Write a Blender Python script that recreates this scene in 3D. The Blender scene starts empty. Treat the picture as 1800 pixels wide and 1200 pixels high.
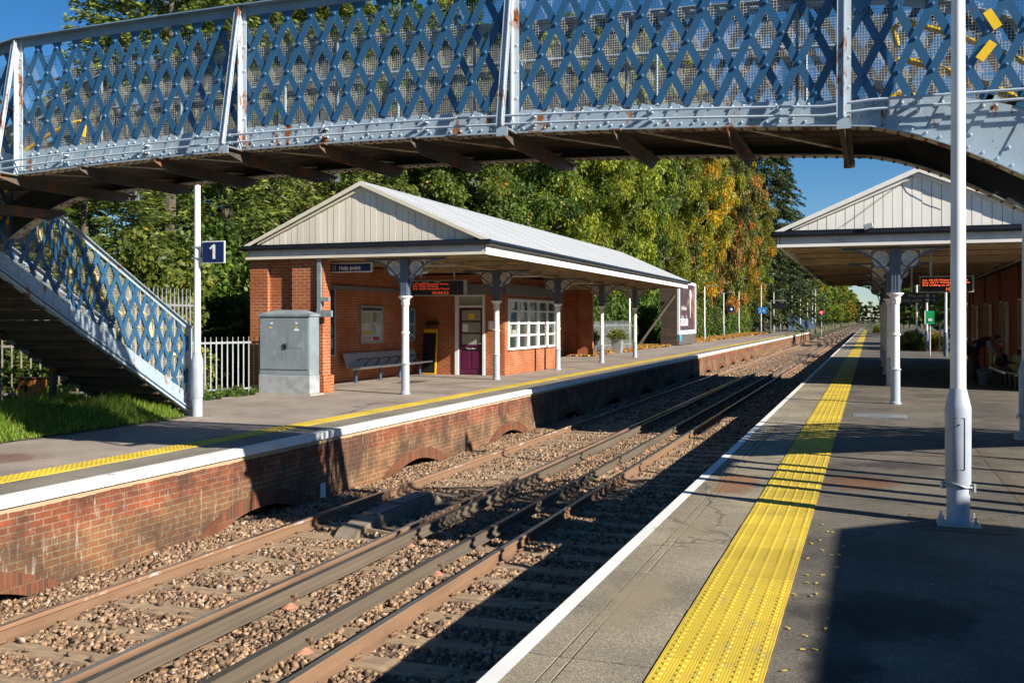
import bpy, math, random
import numpy as np
from mathutils import Vector, Matrix
R = math.radians
sc = bpy.context.scene
col = sc.collection

# ------------------------------------------------------------------ camera
cd = bpy.data.cameras.new('camera'); cam = bpy.data.objects.new('camera', cd); col.objects.link(cam)
cam.location = (0, 0, 1.758); cam.rotation_euler = (R(90), 0, R(19.8))
cd.lens = 35; cd.sensor_width = 36; cd.shift_y = -38/1800; cd.clip_end = 5000; cd.clip_start = .05
sc.camera = cam
# ------------------------------------------------------------------ sky + sun
SUN_EL = R(28.6); SX, SY = .953, -.303
w = bpy.data.worlds.new('World'); sc.world = w; w.use_nodes = True
nt = w.node_tree; bg = nt.nodes['Background']
sky = nt.nodes.new('ShaderNodeTexSky'); sky.sky_type = 'NISHITA'; sky.sun_disc = False
sky.sun_elevation = SUN_EL; sky.sun_rotation = math.atan2(SX, SY); sky.altitude = 1200; sky.dust_density = .1; sky.ozone_density = 4.5; sky.air_density = 1.0
hs_ = nt.nodes.new('ShaderNodeHueSaturation'); hs_.inputs['Saturation'].default_value = 1.25
nt.links.new(sky.outputs[0], hs_.inputs['Color']); nt.links.new(hs_.outputs[0], bg.inputs[0]); bg.inputs[1].default_value = .058
sd = bpy.data.lights.new('sun', 'SUN'); sd.energy = 5.0; sd.angle = R(.5); sd.color = (1, .93, .82)
sun = bpy.data.objects.new('sun', sd); col.objects.link(sun)
sun.rotation_euler = Vector((SX*math.cos(SUN_EL), SY*math.cos(SUN_EL), math.sin(SUN_EL))).to_track_quat('Z', 'Y').to_euler()
sun.location = (20, -10, 30)
sc.view_settings.view_transform = 'Standard'; sc.view_settings.look = 'None'; sc.view_settings.exposure = .88; sc.view_settings.gamma = 1
sc.render.engine = 'CYCLES'
sc.cycles.max_bounces = 6; sc.cycles.transparent_max_bounces = 8

# ------------------------------------------------------------------ mesh helpers
class MB:
    def __init__(s): s.v = []; s.f = []; s.m = []; s.mi = 0
    def add(s, vs, fs):
        o = len(s.v); s.v += [tuple(p) for p in vs]; s.f += [tuple(i+o for i in f) for f in fs]; s.m += [s.mi]*len(fs); return s
    def box(s, x0, x1, y0, y1, z0, z1):
        return s.add([(x0,y0,z0),(x1,y0,z0),(x1,y1,z0),(x0,y1,z0),(x0,y0,z1),(x1,y0,z1),(x1,y1,z1),(x0,y1,z1)],
                     [(0,3,2,1),(4,5,6,7),(0,1,5,4),(1,2,6,5),(2,3,7,6),(3,0,4,7)])
    def bar(s, p, q, a, b, up=(0,0,1)):
        # a = size across (perpendicular to up), b = size along up
        p = Vector(p); q = Vector(q); d = (q-p).normalized(); u = Vector(up); r = d.cross(u)
        if r.length < 1e-4: r = d.cross(Vector((1,0,0)))
        r.normalize(); u = r.cross(d).normalized()
        vs = []
        for c in (p, q):
            for i, j in ((-1,-1),(1,-1),(1,1),(-1,1)): vs.append(c + r*(a/2*i) + u*(b/2*j))
        return s.add(vs, [(0,1,2,3),(7,6,5,4),(0,4,5,1),(1,5,6,2),(2,6,7,3),(3,7,4,0)])
    def tube(s, pts, r, n=8, cap=True):
        pts = [Vector(p) for p in pts]; rs = r if isinstance(r, (list, tuple)) else [r]*len(pts)
        vs = []; fs = []; pr = None
        for i, p in enumerate(pts):
            d = (pts[min(i+1, len(pts)-1)] - pts[max(i-1, 0)]).normalized()
            if pr is None:
                a = Vector((0,0,1)) if abs(d.z) < .9 else Vector((1,0,0)); pr = d.cross(a).normalized()
            pr = (pr - d*pr.dot(d)).normalized(); b = d.cross(pr)
            for k in range(n):
                t = 2*math.pi*k/n; vs.append(p + (pr*math.cos(t) + b*math.sin(t))*rs[i])
        for i in range(len(pts)-1):
            for k in range(n):
                k2 = (k+1) % n; fs.append((i*n+k, i*n+k2, (i+1)*n+k2, (i+1)*n+k))
        if cap: fs.append(tuple(range(n))[::-1]); fs.append(tuple((len(pts)-1)*n+k for k in range(n)))
        return s.add(vs, fs)
    def lathe(s, prof, c, n=16):
        vs = []; fs = []
        for r, z in prof:
            for k in range(n):
                t = 2*math.pi*k/n; vs.append((c[0]+r*math.cos(t), c[1]+r*math.sin(t), c[2]+z))
        for i in range(len(prof)-1):
            for k in range(n):
                k2 = (k+1) % n; fs.append((i*n+k, i*n+k2, (i+1)*n+k2, (i+1)*n+k))
        fs.append(tuple(range(n))[::-1]); fs.append(tuple((len(prof)-1)*n+k for k in range(n)))
        return s.add(vs, fs)
    def prism(s, poly, a, b, axis):
        # poly: 2d points; axis 'x': (y,z) extruded a..b in x; 'y': (x,z); 'z': (x,y)
        n = len(poly); f = {'x': lambda p, t: (t, p[0], p[1]), 'y': lambda p, t: (p[0], t, p[1]), 'z': lambda p, t: (p[0], p[1], t)}[axis]
        vs = [f(p, a) for p in poly] + [f(p, b) for p in poly]
        return s.add(vs, [tuple(range(n))[::-1], tuple(range(n, 2*n))] + [(i, (i+1) % n, n+(i+1) % n, n+i) for i in range(n)])
    def dome(s, c, r, nrm, n=6, h=.7):
        nrm = Vector(nrm).normalized(); a = nrm.orthogonal().normalized(); b = nrm.cross(a); c = Vector(c); vs = []
        for rr, hh in ((1, 0), (.7, .7)):
            for k in range(n):
                t = 2*math.pi*k/n; vs.append(c + (a*math.cos(t)+b*math.sin(t))*r*rr + nrm*(hh*r*h))
        vs.append(c + nrm*r*h)
        return s.add(vs, [(k, (k+1) % n, n+(k+1) % n, n+k) for k in range(n)] + [(n+k, n+(k+1) % n, 2*n) for k in range(n)])
    def build(s, name, mats, parent=None, smooth=False, bevel=0):
        me = bpy.data.meshes.new(name)
        off = ROOT.get(parent.name, (0,0,0)) if parent else (0,0,0)
        me.from_pydata([(x-off[0], y-off[1], z-off[2]) for x, y, z in s.v], [], s.f)
        if not isinstance(mats, (list, tuple)): mats = [mats]
        for m in mats: me.materials.append(m)
        if len(mats) > 1: me.polygons.foreach_set('material_index', s.m)
        if smooth: me.polygons.foreach_set('use_smooth', [True]*len(me.polygons)); 
        me.update()
        if smooth: me.set_sharp_from_angle(angle=R(38))
        o = bpy.data.objects.new(name, me); col.objects.link(o)
        if parent: o.parent = parent; ROOT[o.name] = off
        if bevel:
            b = o.modifiers.new('bevel', 'BEVEL'); b.width = bevel; b.segments = 2; b.limit_method = 'ANGLE'; b.angle_limit = R(40)
        return o
ROOT = {}
def thing(name, loc, label, cat, group=None):
    o = bpy.data.objects.new(name, None); o.location = loc; o.empty_display_size = .2; col.objects.link(o)
    ROOT[o.name] = tuple(loc); o['label'] = label; o['category'] = cat
    if group: o['group'] = group
    return o
def tag(o, label, cat, group=None, kind=None):
    o['label'] = label; o['category'] = cat
    if group: o['group'] = group
    if kind: o['kind'] = kind
    return o
def struct(o, kind='structure'): o['kind'] = kind; return o
def dup(root, loc, rz=0, label=None, group=None, scale=None):
    r = root.copy(); col.objects.link(r); r.location = loc; r.rotation_euler = (0, 0, rz)
    if label: r['label'] = label
    if group: r['group'] = group
    if scale: r.scale = scale
    for ch in list(root.children):
        c = ch.copy(); col.objects.link(c); c.parent = r
        for g in list(ch.children):
            d = g.copy(); col.objects.link(d); d.parent = c
    return r
def text(name, body, size, loc, rot, mat, parent=None, align='LEFT', depth=.002, offset=0.0, sx=1.0):
    cu = bpy.data.curves.new(name, 'FONT'); cu.body = body; cu.size = size; cu.extrude = depth; cu.align_x = align; cu.offset = offset
    t = bpy.data.objects.new(name+'_tmp', cu); col.objects.link(t); bpy.context.view_layer.update()
    me = bpy.data.meshes.new_from_object(t.evaluated_get(bpy.context.evaluated_depsgraph_get()))
    bpy.data.objects.remove(t)
    off = Vector(ROOT.get(parent.name, (0,0,0)) if parent else (0,0,0))
    me.transform(Matrix.Translation(Vector(loc)-off) @ rot.to_4x4() @ Matrix.Diagonal((sx, 1, 1, 1)))
    me.materials.clear(); me.materials.append(mat)
    o = bpy.data.objects.new(name, me); col.objects.link(o)
    if parent: o.parent = parent
    return o
FACE_S = Matrix.Rotation(R(90), 3, 'X')                                  # text facing -Y
FACE_E = Matrix.Rotation(R(90), 3, 'Z') @ Matrix.Rotation(R(90), 3, 'X')  # text facing +X

# ------------------------------------------------------------------ materials
def newmat(name):
    m = bpy.data.materials.new(name); m.use_nodes = True; n = m.node_tree; p = n.nodes['Principled BSDF']; return m, n, p
def N(n, t, **k):
    x = n.nodes.new(t)
    for a, b in k.items(): setattr(x, a, b)
    return x
def ramp(n, src, stops, interp='LINEAR'):
    r = N(n, 'ShaderNodeValToRGB'); r.color_ramp.interpolation = interp; e = r.color_ramp.elements
    while len(e) < len(stops): e.new(.5)
    for el, (p, c) in zip(e, stops): el.position = p; el.color = (*c, 1) if len(c) == 3 else c
    n.links.new(src, r.inputs[0]); return r.outputs[0]
def coords(n, scale=(1,1,1), obj=True):
    g = N(n, 'ShaderNodeNewGeometry') if not obj else N(n, 'ShaderNodeTexCoord')
    mp = N(n, 'ShaderNodeMapping'); mp.inputs['Scale'].default_value = scale
    n.links.new(g.outputs['Position' if not obj else 'Object'], mp.inputs[0]); return mp.outputs[0]
def noise(n, vec, scale, detail=4, rough=.55):
    t = N(n, 'ShaderNodeTexNoise'); t.inputs['Scale'].default_value = scale; t.inputs['Detail'].default_value = detail; t.inputs['Roughness'].default_value = rough
    n.links.new(vec, t.inputs['Vector']); return t.outputs['Fac']
def mix(n, fac, a, b, mode='MIX'):
    x = N(n, 'ShaderNodeMix', data_type='RGBA', blend_type=mode)
    if isinstance(fac, (int, float)): x.inputs[0].default_value = fac
    else: n.links.new(fac, x.inputs[0])
    for i, v in ((6, a), (7, b)):
        if isinstance(v, (tuple, list)): x.inputs[i].default_value = (*v[:3], 1)
        else: n.links.new(v, x.inputs[i])
    return x.outputs[2]
def math_(n, op, a, b=None, c=None):
    x = N(n, 'ShaderNodeMath', operation=op)
    for i, v in enumerate((a, b, c)):
        if v is None: continue
        if isinstance(v, (int, float)): x.inputs[i].default_value = v
        else: n.links.new(v, x.inputs[i])
    return x.outputs[0]
def bump(n, p, h, strength=.3, dist=.01):
    b = N(n, 'ShaderNodeBump'); b.inputs['Strength'].default_value = strength; b.inputs['Distance'].default_value = dist
    n.links.new(h, b.inputs['Height']); n.links.new(b.outputs[0], p.inputs['Normal'])
def M(name, c, rough=.7, metal=0, var=.18, vs=3, b=.15, bs=60, c2=None, thr=(.55, .7), c2s=2, stretch=(1,1,1), spec=.5, bd=.004):
    m, n, p = newmat(name); v = coords(n, stretch, obj=False)
    f = noise(n, v, vs, 6)
    base = ramp(n, f, [(.3, tuple(x*(1-var) for x in c)), (.7, tuple(min(1, x*(1+var)) for x in c))])
    if c2: base = mix(n, ramp(n, noise(n, v, c2s, 8, .65), [(thr[0], (0,0,0)), (thr[1], (1,1,1))]), base, c2)
    n.links.new(base, p.inputs['Base Color']); p.inputs['Roughness'].default_value = rough; p.inputs['Metallic'].default_value = metal
    p.inputs['Specular IOR Level'].default_value = spec
    if b: bump(n, p, noise(n, v, bs, 3), b, bd)
    return m
def emis(name, c, s):
    m, n, p = newmat(name); p.inputs['Base Color'].default_value = (*[x*.3 for x in c], 1); p.inputs['Emission Color'].default_value = (*c, 1); p.inputs['Emission Strength'].default_value = s; return m
def brick_mat(name, c1, c2, mortar, var=.5, grime=None, bw=.225, rh=.075, ms=.008, extra=None, gz=None):
    m, n, p = newmat(name)
    g = N(n, 'ShaderNodeNewGeometry'); sx = N(n, 'ShaderNodeSeparateXYZ'); n.links.new(g.outputs['Position'], sx.inputs[0])
    u = math_(n, 'ADD', sx.outputs[0], sx.outputs[1]); cx = N(n, 'ShaderNodeCombineXYZ'); n.links.new(u, cx.inputs[0]); n.links.new(sx.outputs[2], cx.inputs[1])
    wob = noise(n, g.outputs['Position'], 9, 2)
    wv = N(n, 'ShaderNodeVectorMath', operation='MULTIPLY_ADD'); 
    cw = N(n, 'ShaderNodeCombineXYZ'); n.links.new(wob, cw.inputs[0]); n.links.new(wob, cw.inputs[1])
    n.links.new(cw.outputs[0], wv.inputs[0]); wv.inputs[1].default_value = (.006, .006, 0); n.links.new(cx.outputs[0], wv.inputs[2])
    b = N(n, 'ShaderNodeTexBrick'); n.links.new(wv.outputs[0], b.inputs['Vector'])
    b.inputs['Color1'].default_value = (*c1, 1); b.inputs['Color2'].default_value = (*c2, 1); b.inputs['Mortar'].default_value = (*mortar, 1)
    b.inputs['Scale'].default_value = 1; b.inputs['Mortar Size'].default_value = ms; b.inputs['Mortar Smooth'].default_value = .3
    b.inputs['Brick Width'].default_value = bw; b.inputs['Row Height'].default_value = rh; b.inputs['Bias'].default_value = -.1
    c = b.outputs['Color']
    nf = noise(n, g.outputs['Position'], 1.3, 8, .65)
    c = mix(n, ramp(n, nf, [(.3, (0,0,0)), (.72, (1,1,1))]), c, tuple(x*(1-var) for x in c1), 'MIX') if var else c
    c = mix(n, .5, c, mix(n, noise(n, g.outputs['Position'], 40, 2), (.65,.65,.65), (1.3,1.3,1.3)), 'MULTIPLY')
    if extra: c = extra(n, g, sx, c, b.outputs['Fac'])
    n.links.new(c, p.inputs['Base Color']); p.inputs['Roughness'].default_value = .9; p.inputs['Specular IOR Level'].default_value = .2
    h = math_(n, 'SUBTRACT', math_(n, 'MULTIPLY', noise(n, g.outputs['Position'], 60, 4), .4), b.outputs['Fac'])
    bump(n, p, h, .6, .006)
    return m
def wall_extra(n, g, sx, c, fac):
    # weathered platform wall: redder upper courses, brown soot and lime below
    z = sx.outputs[2]; P = g.outputs['Position']
    wz = math_(n, 'ADD', z, math_(n, 'MULTIPLY', noise(n, P, .8, 5), .55))
    brown = mix(n, noise(n, P, 6, 6), mix(n, fac, c, c) if False else (.10,.055,.03), (.34,.19,.09)); brown = mix(n, .35, brown, c)
    brown = mix(n, fac, brown, (.30,.23,.13))
    c = mix(n, ramp(n, wz, [(.0, (0,0,0)), (.0, (0,0,0))]), c, c)
    f = math_(n, 'SMOOTH_MIN', 1, math_(n, 'MAXIMUM', 0, math_(n, 'MULTIPLY', math_(n, 'SUBTRACT', -.1, wz), 6)), .1)
    c = mix(n, f, c, brown)
    soot = ramp(n, noise(n, coords(n, (.5,.7,.9), False), 1.5, 10, .75), [(.41, (0,0,0)), (.60, (1,1,1))])
    c = mix(n, math_(n, 'MULTIPLY', soot, .8), c, (.05,.036,.028))
    lime = ramp(n, noise(n, coords(n, (1,3,.7), False), 5, 8, .75), [(.56, (0,0,0)), (.70, (1,1,1))])
    c = mix(n, math_(n, 'MULTIPLY', lime, .6), c, (.52,.46,.38))
    band = math_(n, 'GREATER_THAN', math_(n, 'ADD', z, math_(n, 'MULTIPLY', noise(n, P, 6, 5), .05)), -.145)
    return mix(n, math_(n, 'MULTIPLY', band, .8), c, (.48,.38,.24))

BRICK = brick_mat('red_brick', (.46,.135,.05), (.31,.08,.032), (.50,.37,.25), .35, ms=.010)
BRICKD = brick_mat('old_red_brick', (.30,.075,.028), (.2,.05,.022), (.28,.2,.14), .3)
WALLB = brick_mat('weathered_brick', (.36,.10,.042), (.17,.065,.04), (.36,.29,.2), .45, extra=wall_extra)
ARCHB = brick_mat('arch_brick', (.24,.08,.042), (.085,.052,.038), (.2,.14,.09), .5, bw=.075, rh=.23)
def rusty(name, c, amt=.62, rough=.42):
    m, n, p = newmat(name); v = coords(n, (1,1,.35), False); v2 = coords(n, (1,1,1), False)
    base = mix(n, noise(n, v2, 2, 6), tuple(x*.85 for x in c), tuple(x*1.12 for x in c))
    rf = ramp(n, noise(n, v, 5, 9, .7), [(amt, (0,0,0)), (amt+.05, (1,1,1))])
    rc = mix(n, noise(n, v2, 14, 4), (.10,.03,.012), (.42,.14,.03))
    chips = ramp(n, noise(n, v2, 26, 5), [(.69, (0,0,0)), (.7, (1,1,1))])
    base = mix(n, rf, base, rc); base = mix(n, chips, base, (.12,.06,.04))
    n.links.new(base, p.inputs['Base Color']); n.links.new(math_(n, 'ADD', rough, math_(n, 'MULTIPLY', rf, .4)), p.inputs['Roughness'])
    bump(n, p, noise(n, v2, 30, 5), .2, .004); return m
LBLUE = rusty('pale_blue_paint', (.33,.415,.48), .575)
POSTB = rusty('post_paint', (.44,.50,.55), .56)
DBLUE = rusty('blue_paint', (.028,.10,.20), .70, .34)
DBACK = M('dark_grey_back', (.035,.04,.045), .7, 0, .4, 3)  # much darker than the near lattice, for the far girder's bars
SOFFIT = M('sooty_iron', (.09,.075,.06), .8, 0, .4, 2, .3, 40, (.24,.09,.04), (.52,.62), 3)
SOFPLATE = M('dirty_cream_plate', (.50,.46,.38), .75, 0, .35, 3, .2, 40, (.16,.06,.03), (.5,.62), 4)
TIMBER = M('sooty_timber', (.075,.048,.03), .85, 0, .5, 2, .4, 30, (.03,.025,.02), (.45,.6), 3, (.4,6,6))
WHITEP = M('white_paint', (.78,.78,.76), .45, 0, .05, 2, .05, 80)
POSTGREY = M('grey_paint', (.38,.42,.48), .45, 0, .1, 4, .08, 50, (.2,.2,.2), (.7,.72), 14)
DARKPOLE = M('slate_paint', (.09,.12,.17), .5, 0, .12, 4, .1, 60)
COLBLUE = M('slate_blue_paint', (.12,.15,.20), .45, 0, .12, 4, .1, 60)
CREAM = M('weathered_cream_board', (.74,.68,.56), .7, 0, .14, 2.2, .25, 25, (.26,.2,.14), (.66,.74), 9, (1,1,.12))
CREAM2 = M('white_gable_board', (.84,.81,.74), .65, 0, .1, 2.2, .25, 25, (.3,.25,.2), (.69,.76), 9, (1,1,.1))
FASC = M('cream_fascia', (.72,.66,.52), .6, 0, .12, 2, .15, 25, (.3,.22,.14), (.66,.72), 7, (.5,.5,3))
FASCW = M('white_fascia', (.80,.77,.70), .5, 0, .06, 2, .05, 25)
SCROLL = M('cream_scrollwork', (.74,.70,.60), .6)
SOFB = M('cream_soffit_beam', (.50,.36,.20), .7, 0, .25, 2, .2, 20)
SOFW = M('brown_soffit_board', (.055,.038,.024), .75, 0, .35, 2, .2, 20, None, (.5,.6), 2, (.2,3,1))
BLACKG = M('black_gutter', (.012,.013,.018), .3, 0, .2)
ROOFW = M('pale_corrugated_sheet', (.37,.385,.40), .5, 0, .08, 1.2, .05, 30, (.36,.37,.38), (.6,.75), 1.2)
BOLT = M('dark_bolt', (.05,.05,.05), .5)
GREYW = M('grey_frieze', (.16,.16,.16), .6)
MAROON = M('maroon_door', (.10,.012,.05), .35, 0, .1)
STEELG = M('grey_cabinet', (.21,.255,.275), .5, 0, .14, 3, .1, 40, (.32,.36,.36), (.58,.72), 4)
STEELL = M('cabinet_plinth', (.33,.35,.36), .6, 0, .25, 5, .1, 40, (.16,.16,.16), (.6,.7), 5)
GALV = M('galvanised_steel', (.46,.48,.49), .45, .6, .12)
BENCHM = M('perforated_steel', (.48,.49,.50), .45, .3, .08, 200, .3, 300)
BLACK = M('black_plastic', (.012,.012,.014), .4)
NAVY = M('navy_sign', (.008,.02,.10), .35, 0, .05)
SIGNW = M('sign_white', (.8,.8,.8), .45, 0, .02)
YEL = M('yellow_rail_paint', (.85,.55,.02), .4, 0, .08)
YELTAC = M('yellow_tactile', (.78,.55,.035), .6, 0, .12, 1.2, .12, 160, (.50,.36,.06), (.52,.8), 1.8)
def tactile():
    m, n, p = newmat('yellow_tactile_ribbed'); v = coords(n, (1,1,1), False)
    f = noise(n, v, 1.1, 7); c = ramp(n, f, [(.3, (.50,.36,.035)), (.6, (.66,.48,.04))])
    c = mix(n, ramp(n, noise(n, v, 2.3, 9, .7), [(.58, (0,0,0)), (.75, (.7,.7,.7))]), c, (.3,.24,.1))
    s = N(n, 'ShaderNodeSeparateXYZ'); n.links.new(v, s.inputs[0])
    wn_ = N(n, 'ShaderNodeTexWhiteNoise', noise_dimensions='1D'); n.links.new(math_(n, 'FLOOR', math_(n, 'DIVIDE', math_(n, 'SUBTRACT', s.outputs[1], 2.0), .45)), wn_.inputs['W'])
    c = mix(n, 1, c, ramp(n, wn_.outputs['Value'], [(0, (.80,.80,.78)), (1, (1.06,1.04,1.0))]), 'MULTIPLY')
    scf = ramp(n, noise(n, coords(n, (3,.8,1), False), 4, 8, .7), [(.55, (0,0,0)), (.68, (.55,.55,.55))]); c = mix(n, scf, c, (.30,.25,.12))
    n.links.new(c, p.inputs['Base Color']); p.inputs['Roughness'].default_value = .7
    wv = math_(n, 'SINE', math_(n, 'MULTIPLY', s.outputs[0], 2*math.pi/.0155))
    bump(n, p, wv, .3, .0012); return m
YTAC = tactile()
def asphalt(name, a, b2, warm=None):
    m, n, p = newmat(name); v = coords(n, (1,1,1), False)
    c = mix(n, ramp(n, noise(n, v, .7, 8, .6), [(.35, (0,0,0)), (.65, (1,1,1))]), a, b2)
    if warm: c = mix(n, ramp(n, noise(n, v, .45, 7, .6), [(.6, (0,0,0)), (.75, (.6,.6,.6))]), c, warm)
    spk = N(n, 'ShaderNodeTexVoronoi'); spk.inputs['Scale'].default_value = 210; n.links.new(v, spk.inputs['Vector'])
    sc_ = N(n, 'ShaderNodeSeparateColor'); n.links.new(spk.outputs['Color'], sc_.inputs[0])
    c = mix(n, 1, c, ramp(n, sc_.outputs[0], [(0, (.45,.45,.45)), (.75, (1.0,1.0,1.0)), (1, (1.9,1.85,1.7))]), 'MULTIPLY')
    chw = ramp(n, noise(n, coords(n, (1,1,1), False), 260, 1), [(.70, (0,0,0)), (.74, (.5,.5,.5))])
    c = mix(n, chw, c, (.3,.29,.26))
    crack = N(n, 'ShaderNodeTexVoronoi', feature='DISTANCE_TO_EDGE'); crack.inputs['Scale'].default_value = .35
    wv = N(n, 'ShaderNodeVectorMath', operation='MULTIPLY_ADD'); nn = N(n, 'ShaderNodeTexNoise'); nn.inputs['Scale'].default_value = 1.2; nn.inputs['Detail'].default_value = 6
    n.links.new(v, nn.inputs['Vector']); n.links.new(nn.outputs['Color'], wv.inputs[0]); wv.inputs[1].default_value = (1.4,1.4,0); n.links.new(v, wv.inputs[2]); n.links.new(wv.outputs[0], crack.inputs['Vector'])
    cr = ramp(n, crack.outputs['Distance'], [(0, (.6,.6,.6)), (.006, (0,0,0))])
    c = mix(n, cr, c, (.015,.015,.015))
    n.links.new(c, p.inputs['Base Color']); p.inputs['Specular IOR Level'].default_value = .35
    n.links.new(math_(n, 'ADD', .72, math_(n, 'MULTIPLY', noise(n, v, .6, 5), .25)), p.inputs['Roughness'])
    bump(n, p, spk.outputs['Distance'], .35, .003); return m
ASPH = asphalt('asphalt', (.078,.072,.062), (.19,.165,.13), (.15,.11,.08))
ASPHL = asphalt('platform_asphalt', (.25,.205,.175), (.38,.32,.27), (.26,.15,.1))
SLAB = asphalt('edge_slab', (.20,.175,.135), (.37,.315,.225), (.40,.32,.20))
SLABL = asphalt('edge_slab_left', (.19,.175,.14), (.29,.26,.21), (.26,.15,.08))
WPAINT = M('edge_white_paint', (.76,.76,.73), .6, 0, .10, 2, .1, 80, (.34,.31,.27), (.60,.72), 5)
STAIN = None
BALL = M('ballast_bed', (.16,.115,.085), .95, 0, .4, 30, .9, 22, (.05,.04,.035), (.5,.6), 22, bd=.04)
SLEEP = M('sleeper', (.32,.225,.135), .9, 0, .25, 3, .4, 30, (.17,.12,.08), (.5,.65), 4, (1,4,1))
RAILS = M('rusty_rail', (.22,.13,.075), .75, 0, .25, 3, .2, 60, (.14,.08,.05), (.5,.7), 3, (1,.2,1))
RAILT = M('polished_rail', (.45,.44,.43), .28, .9, .1, 3, .03, 60)
RAILW = M('limed_rail_side', (.62,.58,.54), .7, 0, .3, 9, .1, 60, (.27,.15,.085), (.36,.46), 5, (1,.35,1))
COND = M('conductor_rail', (.125,.098,.07), .7, 0, .2, 3, .15, 60, None, (.5,.6), 3, (1,.2,1))
CONDT = M('conductor_top', (.10,.09,.08), .4, .5, .2)
INSUL = M('insulator', (.40,.20,.13), .5, 0, .3, 9)
RUSTB = M('rust_orange', (.50,.17,.03), .6, 0, .4, 6, .3, 30, (.14,.05,.02), (.5,.6), 6)
CONC = M('concrete', (.36,.33,.28), .9, 0, .2, 4, .4, 40)
def glass_dark(name, c=(.02,.025,.03), rough=.06):
    m, n, p = newmat(name); p.inputs['Base Color'].default_value = (*c, 1); p.inputs['Roughness'].default_value = rough; p.inputs['Specular IOR Level'].default_value = .6; return m
GLASS = glass_dark('window_glass', (.03,.04,.035)); 
DOORG = M('door_glass', (.34,.35,.27), .2, 0, .12, 3, 0)

# ------------------------------------------------------------------ ground
def sheet(name, x0, x1, y0, y1, z, mat): 
    return MB().add([(x0,y0,z),(x1,y0,z),(x1,y1,z),(x0,y1,z)], [(0,1,2,3)]).build(name, mat)
EARTH = M('earth_and_grass', (.06,.07,.025), .95, 0, .4, .6, .5, 6, (.13,.08,.04), (.5,.62), .5, bd=.05)
struct(sheet('ground', -1500, 1500, -600, 3500, -1.32, EARTH))
struct(MB().box(-400, -11.6, 3, 3000, -1.31, -.03).build('embankment', EARTH))
# ------------------------------------------------------------------ right platform
XR = -1.80
m_ = MB(); m_.box(XR+.03, 60, -8, 230, -1.3, -.075); m_.box(XR+.76, 60, -8, 230, -.075, 0)
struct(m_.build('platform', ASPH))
m_ = MB()
y = -6.0; rnd = random.Random(4)
while y < 230:
    L = .915; g = .006
    for a, b in ((XR, XR+.26), (XR+.273, XR+.332), (XR+.345, XR+.755)): m_.box(a, b, y+g, y+L-g, -.07, rnd.uniform(-.0015, .0015))
    y += L
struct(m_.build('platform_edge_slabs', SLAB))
struct(MB().box(XR+.76, XR+1.0, 3.2, 230, 0.0, .0005).build('asphalt_joint', ASPH)) if False else None
struct(sheet('white_edge_line', XR+.003, XR+.10, -6, 230, .004, WPAINT))
# tactile strip: tiles with blisters
m_ = MB(); d_ = MB(); y = 2.0; k = 0
TX0, TX1 = -1.03, -.49
while y < 190:
    L = .45
    m_.box(TX0, TX1, y+.002, y+L-.002, -.004, .008+.001*((k*7) % 3))
    if y < 30:
        for i in range(6):
            for j in range(6):
                d_.dome((TX0+.045+i*.09, y+.0375+j*.075, .0085), .0175, (0,0,1), 8 if y < 9 else 5, .42)
    y += L; k += 1
m_.v += []; o = len(m_.v); m_.add(d_.v, d_.f)
struct(m_.build('tactile_paving', YTAC))
# drain grating and patches
m_ = MB()
for i in range(34): m_.box(-.30+i*.0265, -.30+i*.0265+.014, 19.0, 19.75, .002, .010)
for j in range(7): m_.box(-.31, .62, 19.0+j*.125, 19.0+j*.125+.02, .0, .009)
tag(m_.build('drain_grating', GALV), 'grey metal drain grating set in the right platform beside the yellow strip', 'drain')
PATCH = asphalt('asphalt_patch', (.11,.085,.06), (.15,.12,.085)); RUSTST = M('rust_stain', (.17,.085,.04), .9, 0, .2, 8)
def blotch(name, cx, cy, rx, ry, z, mat, seed, al=.75):
    m, n, p = newmat(name+'_mat'); base = mat
    rr = random.Random(seed); pts = []
    tc = N(n, 'ShaderNodeTexCoord'); 
    d = N(n, 'ShaderNodeVectorMath', operation='LENGTH'); mp = N(n, 'ShaderNodeMapping'); mp.inputs['Scale'].default_value = (1/rx, 1/ry, 0); n.links.new(tc.outputs['Object'], mp.inputs[0]); n.links.new(mp.outputs[0], d.inputs[0])
    nz = noise(n, tc.outputs['Object'], 2.6, 9, .75)
    a = math_(n, 'SUBTRACT', 1.35, math_(n, 'ADD', d.outputs['Value'], math_(n, 'MULTIPLY', nz, 1.5)))
    a = math_(n, 'MINIMUM', al, math_(n, 'MAXIMUM', 0, math_(n, 'MULTIPLY', a, 1.8)))
    n.links.new(a, p.inputs['Alpha']); p.inputs['Base Color'].default_value = (*base, 1); p.inputs['Roughness'].default_value = .85
    o = MB().add([(-rx,-ry,0),(rx,-ry,0),(rx,ry,0),(-rx,ry,0)], [(0,1,2,3)]).build(name, m); o.location = (cx, cy, z)
    o['kind'] = 'structure'; return o
blotch('rust_stain', -1.35, 10.9, .42, 1.3, .006, (.36,.13,.03), 1, .38)
blotch('rust_stain', -.1, 11.4, .75, .9, .006, (.26,.09,.03), 2, .35)
blotch('wet_patch', .1, 6.4, 1.1, 1.0, .006, (.04,.04,.04), 3, .5)
blotch('wet_patch', .3, 12.9, 1.0, .7, .006, (.045,.042,.04), 3, .6)
blotch('rust_stain', -10.4, 9.6, 1.1, 1.0, .006, (.22,.10,.06), 5, .4)
blotch('rust_stain', -9.0, 12.6, .6, .8, .006, (.24,.13,.06), 6, .4)
blotch('dark_stain', -12.2, 25.5, .7, 1.6, .006, (.04,.04,.04), 8, .7)
blotch('dusty_wash', -1.38, 6.2, .36, 1.4, .006, (.42,.34,.22), 11, .45)
blotch('dusty_wash', -1.4, 8.4, .34, .8, .006, (.40,.33,.22), 12, .4)
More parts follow.
